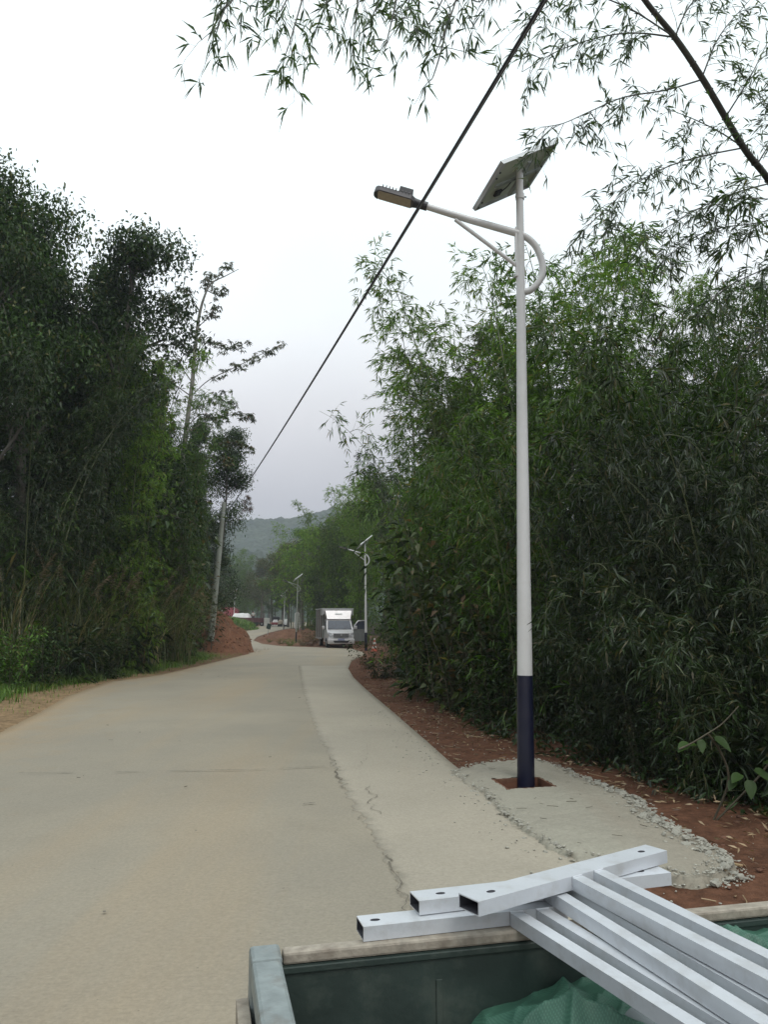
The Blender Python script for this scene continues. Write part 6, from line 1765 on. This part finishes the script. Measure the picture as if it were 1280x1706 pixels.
# white welded tube frames
def frame_mat():
    m = simple('frame_paint', (.56, .585, .62), .33, .15, var=.05, scale=9, dirt=(.36, .35, .33), dirt_amt=.55, dscale=16, bump=.08, bscale=60)
    return m
M['frame_paint'] = frame_mat()
M['inside_dark'] = simple('inside_dark', (.05, .05, .06), .7)
def hollow(a, b, w, h, name, parent, O, holes=(), zup=Vector((0, 0, 1)), wall=.0018):
    """hollow rectangular tube from a to b (centre of its top face), holes drilled in the top face at distances"""
    a, b = Vector(a), Vector(b); d = (b - a).normalized(); s = d.cross(zup).normalized(); u = s.cross(d)
    L = (b - a).length
    bm = bmesh.new()
    def pt(l, x, y): return bm.verts.new(a + d * l + s * x + u * y - O)
    def ring(l, w_, h_, off=0): return [pt(l, -w_ / 2, -off), pt(l, w_ / 2, -off), pt(l, w_ / 2, -h_ - off), pt(l, -w_ / 2, -h_ - off)]
    o0, o1 = ring(0, w, h), ring(L, w, h); i0, i1 = ring(0, w - 2 * wall, h - 2 * wall, wall), ring(L, w - 2 * wall, h - 2 * wall, wall)
    for k in range(4):
        j = (k + 1) % 4
        if not (k == 0 and holes): bm.faces.new((o0[k], o0[j], o1[j], o1[k]))
        f = bm.faces.new((i0[j], i0[k], i1[k], i1[j])); f.material_index = 1
        bm.faces.new((o0[j], o0[k], i0[k], i0[j])); bm.faces.new((o1[k], o1[j], i1[j], i1[k]))
    if holes:
        hs2 = sorted(holes); pad = w * .49; last = (o0[0], o0[1])
        for hpos in hs2:
            for (l0) in (hpos - pad,):
                c0 = (pt(l0, -w / 2, 0), pt(l0, w / 2, 0)); bm.faces.new((last[0], last[1], c0[1], c0[0])); last = c0
            e1_ = (pt(hpos + pad, -w / 2, 0), pt(hpos + pad, w / 2, 0))
            n_ = 16; rx, ry = .0085, .0055
            ringv = [pt(hpos + rx * math.cos(t), ry * math.sin(t), 0) for t in [2 * math.pi * k / n_ + math.pi / n_ for k in range(n_)]]
            low = [pt(hpos + rx * math.cos(t), ry * math.sin(t), -.006) for t in [2 * math.pi * k / n_ + math.pi / n_ for k in range(n_)]]
            for k in range(n_):
                f = bm.faces.new((ringv[k], ringv[(k + 1) % n_], low[(k + 1) % n_], low[k])); f.material_index = 1
            f = bm.faces.new(low); f.material_index = 1
            # corners: (+l,+w),( -l,+w),(-l,-w),(+l,-w)
            cor = [e1_[1], last[1], last[0], e1_[0]]
            q4 = n_ // 4
            for qd in range(4):
                seg = [ringv[(qd * q4 + t) % n_] for t in range(q4)]
                for t in range(q4 - 1): bm.faces.new((cor[qd], seg[t], seg[t + 1]))
                nxt = ringv[(qd * q4 + q4) % n_]
                bm.faces.new((cor[qd], seg[-1], nxt, cor[(qd + 1) % 4]))
            last = e1_
        bm.faces.new((last[0], last[1], o1[1], o1[0]))
    bmesh.ops.recalc_face_normals(bm, faces=bm.faces[:])
    me = bpy.data.meshes.new(name); bm.to_mesh(me); bm.free(); me.materials.append(M['frame_paint']); me.materials.append(M['inside_dark'])
    return link(name, me, parent)
TW, TH, LW = .048, .022, .023
def tube_frame(label, zt, cross, legs, holes, legL=1.3, drop=.0, legz=None):
    """cross: two photo points on the top face centre line; legs: photo point where each starts, photo point it heads for"""
    a, b = PZ(*cross[0], zt), PZ(*cross[1], zt)
    o = empty('tube_frame', a, label, 'metal frame', 'white welded tube frames resting on the truck bed')
    hollow(a, b, TW, TH, 'cross_tube', o, a, holes=[h * (b - a).length for h in holes])
    d = (b - a).normalized()
    perp = Vector((d.y, -d.x, 0))
    for s0, s1 in legs:
        p = PZ(*s0, zt - .0015); q = PZ(*s1, zt - .0015 - drop)
        dd = (q - p).normalized()
        t = (p - a).dot(d); p = a + d * t + perp * (TW / 2 + .0004); p.z = zt - .0015
        q = p + dd * legL
        hollow(p, q, LW, TH - .001, 'leg_tube', o, a)
        # weld bead at the joint
        mb = MB(); mb.tube([p + d * (-LW * .5) + Vector((0, 0, .0005)), p + d * (LW * .5) + Vector((0, 0, .0005))], .0018, 5); mb.build('weld', M['frame_paint'], o, True, a)
    return o
tube_frame('lowest white tube frame, its open end farthest left over the road', HZ + TH + .001, [(600, 1535), (935, 1500)], [((850, 1510), (1165, 1706)), ((890, 1503), (1232, 1706))], [.07])
tube_frame('middle white tube frame with its right end passing under the top one', HZ + 2 * TH + .0025, [(691, 1493), (1105, 1447)], [((920, 1480), (1262, 1692)), ((955, 1476), (1290, 1668))], [.095, .90])
tube_frame('topmost white tube frame reaching highest and farthest right', HZ + 3 * TH + .004, [(781, 1495), (1094, 1412)], [((954, 1457), (1280, 1626)), ((989, 1447), (1280, 1591))], [.10, .905])

# green woven sacks in the bed
def woven():
    m, t, b = new_mat('woven_green'); L = t.links
    tcn = N(t, 'ShaderNodeTexCoord')
    br = N(t, 'ShaderNodeTexWave', Scale=95.0, Distortion=1.5); br.bands_direction = 'X'; L.new(tcn.outputs['Object'], br.inputs['Vector'])
    br2 = N(t, 'ShaderNodeTexWave', Scale=95.0, Distortion=1.5); br2.bands_direction = 'Y'; L.new(tcn.outputs['Object'], br2.inputs['Vector'])
    mm = N(t, 'ShaderNodeMath'); mm.operation = 'MULTIPLY'; L.new(br.outputs['Fac'], mm.inputs[0]); L.new(br2.outputs['Fac'], mm.inputs[1])
    nz = N(t, 'ShaderNodeTexNoise', Scale=9.0, Detail=6.0); L.new(tcn.outputs['Object'], nz.inputs['Vector'])
    ad = N(t, 'ShaderNodeMath'); ad.operation = 'MULTIPLY_ADD'; L.new(mm.outputs[0], ad.inputs[0]); ad.inputs[1].default_value = .3; L.new(nz.outputs['Fac'], ad.inputs[2])
    rp = N(t, 'ShaderNodeValToRGB'); e = rp.color_ramp.elements; e[0].position = .35; e[0].color = (.022, .080, .055, 1); e[1].position = .95; e[1].color = (.075, .19, .13, 1)
    L.new(ad.outputs[0], rp.inputs[0]); L.new(rp.outputs[0], b.inputs['Base Color']); b.inputs['Roughness'].default_value = .55
    bn = N(t, 'ShaderNodeBump', Strength=.35, Distance=.002); L.new(ad.outputs[0], bn.inputs['Height']); L.new(bn.outputs[0], b.inputs['Normal'])
    return m
M['woven'] = woven()
def sack(cpx, cpy, z, sx, sy, sz_, label, seed, rz=0.):
    """a slumped woven sack: closed skin with sharp radiating folds"""
    c = PZ(cpx, cpy, z)
    nu, nv = 150, 110
    u, v = np.meshgrid(np.linspace(-1, 1, nu), np.linspace(-1, 1, nv))
    w = .5 * fbm(u, v, .9, seed) ; w2 = .35 * fbm(v, u, .5, seed + 2)
    prof = np.clip(1 - np.abs(u) ** 2.6, 0, 1) ** .5 * np.clip(1 - np.abs(v) ** 2.6, 0, 1) ** .5
    def rid(a): return (1 - np.abs(np.sin(a))) ** 2
    f = .34 * rid(1.9 * u + 1.3 * v + 1.2 * w + seed) + .12 * rid(3.6 * u - 2.0 * v + 1.5 * w2 + seed) + .06 * rid(6 * u + 3.5 * v + 2.2 * w) + .03 * rid(9 * v - 5 * u + 2 * w2)
    Zt = prof * (.62 + f + .25 * w) * sz_ * 1.15
    Zb = -prof * sz_ * .5
    k = 1 + .06 * np.sin(3 * np.arctan2(v, u) + seed)
    X, Y = u * sx * k, v * sy * k
    T = np.stack([X, Y, Zt], -1).reshape(-1, 3); B = np.stack([X, Y, Zb - .001], -1).reshape(-1, 3)
    i = np.arange(nu * nv).reshape(nv, nu); q = np.stack([i[:-1, :-1], i[:-1, 1:], i[1:, 1:], i[1:, :-1]], -1).reshape(-1, 4)
    me = mesh_np('woven_sack', np.concatenate([T, B]), [q, q[:, ::-1] + nu * nv], [M['woven']], True)
    o = link('woven_sack', me); o.location = c; o.rotation_euler = (0, 0, rz)
    return tag(o, label, 'sack', 'green woven sacks in the truck bed')
sack(1000, 1765, HZ - .17, .17, .15, .12, 'crumpled green woven sack under the frame legs at the bottom of the picture', 1.3, .5)
sack(1262, 1612, HZ - .085, .13, .095, .065, 'green woven sack bulging near the far corner of the bed at the right edge', 4.1, .2)
sack(1150, 1640, HZ - .24, .26, .15, .10, 'dark green sack lying deep in the bed between the other two sacks', 7.7, -.3)
# grey board and pipe among the sacks
c = PZ(1245, 1668, HZ - .07); mb = MB(); mb.box((0, 0, 0), (.26, .12, .012), (.08, .12, -.55), .003); o = mb.build('grey_board', M['board_grey']); o.location = c
tag(o, 'flat grey board lying in the bed under the frame legs at right', 'board')
p0, p1 = PZ(1060, 1706, HZ - .10), PZ(1160, 1790, HZ - .10)
mb = MB(); mb.tube([Vector((0, 0, 0)), p1 - p0 + Vector((0.05, -.1, -.03))], .028, 20); o = mb.build('grey_pipe', M['board_grey'], None, True); o.location = p0
tag(o, 'short grey pipe lying on the sacks at the bottom edge', 'pipe')
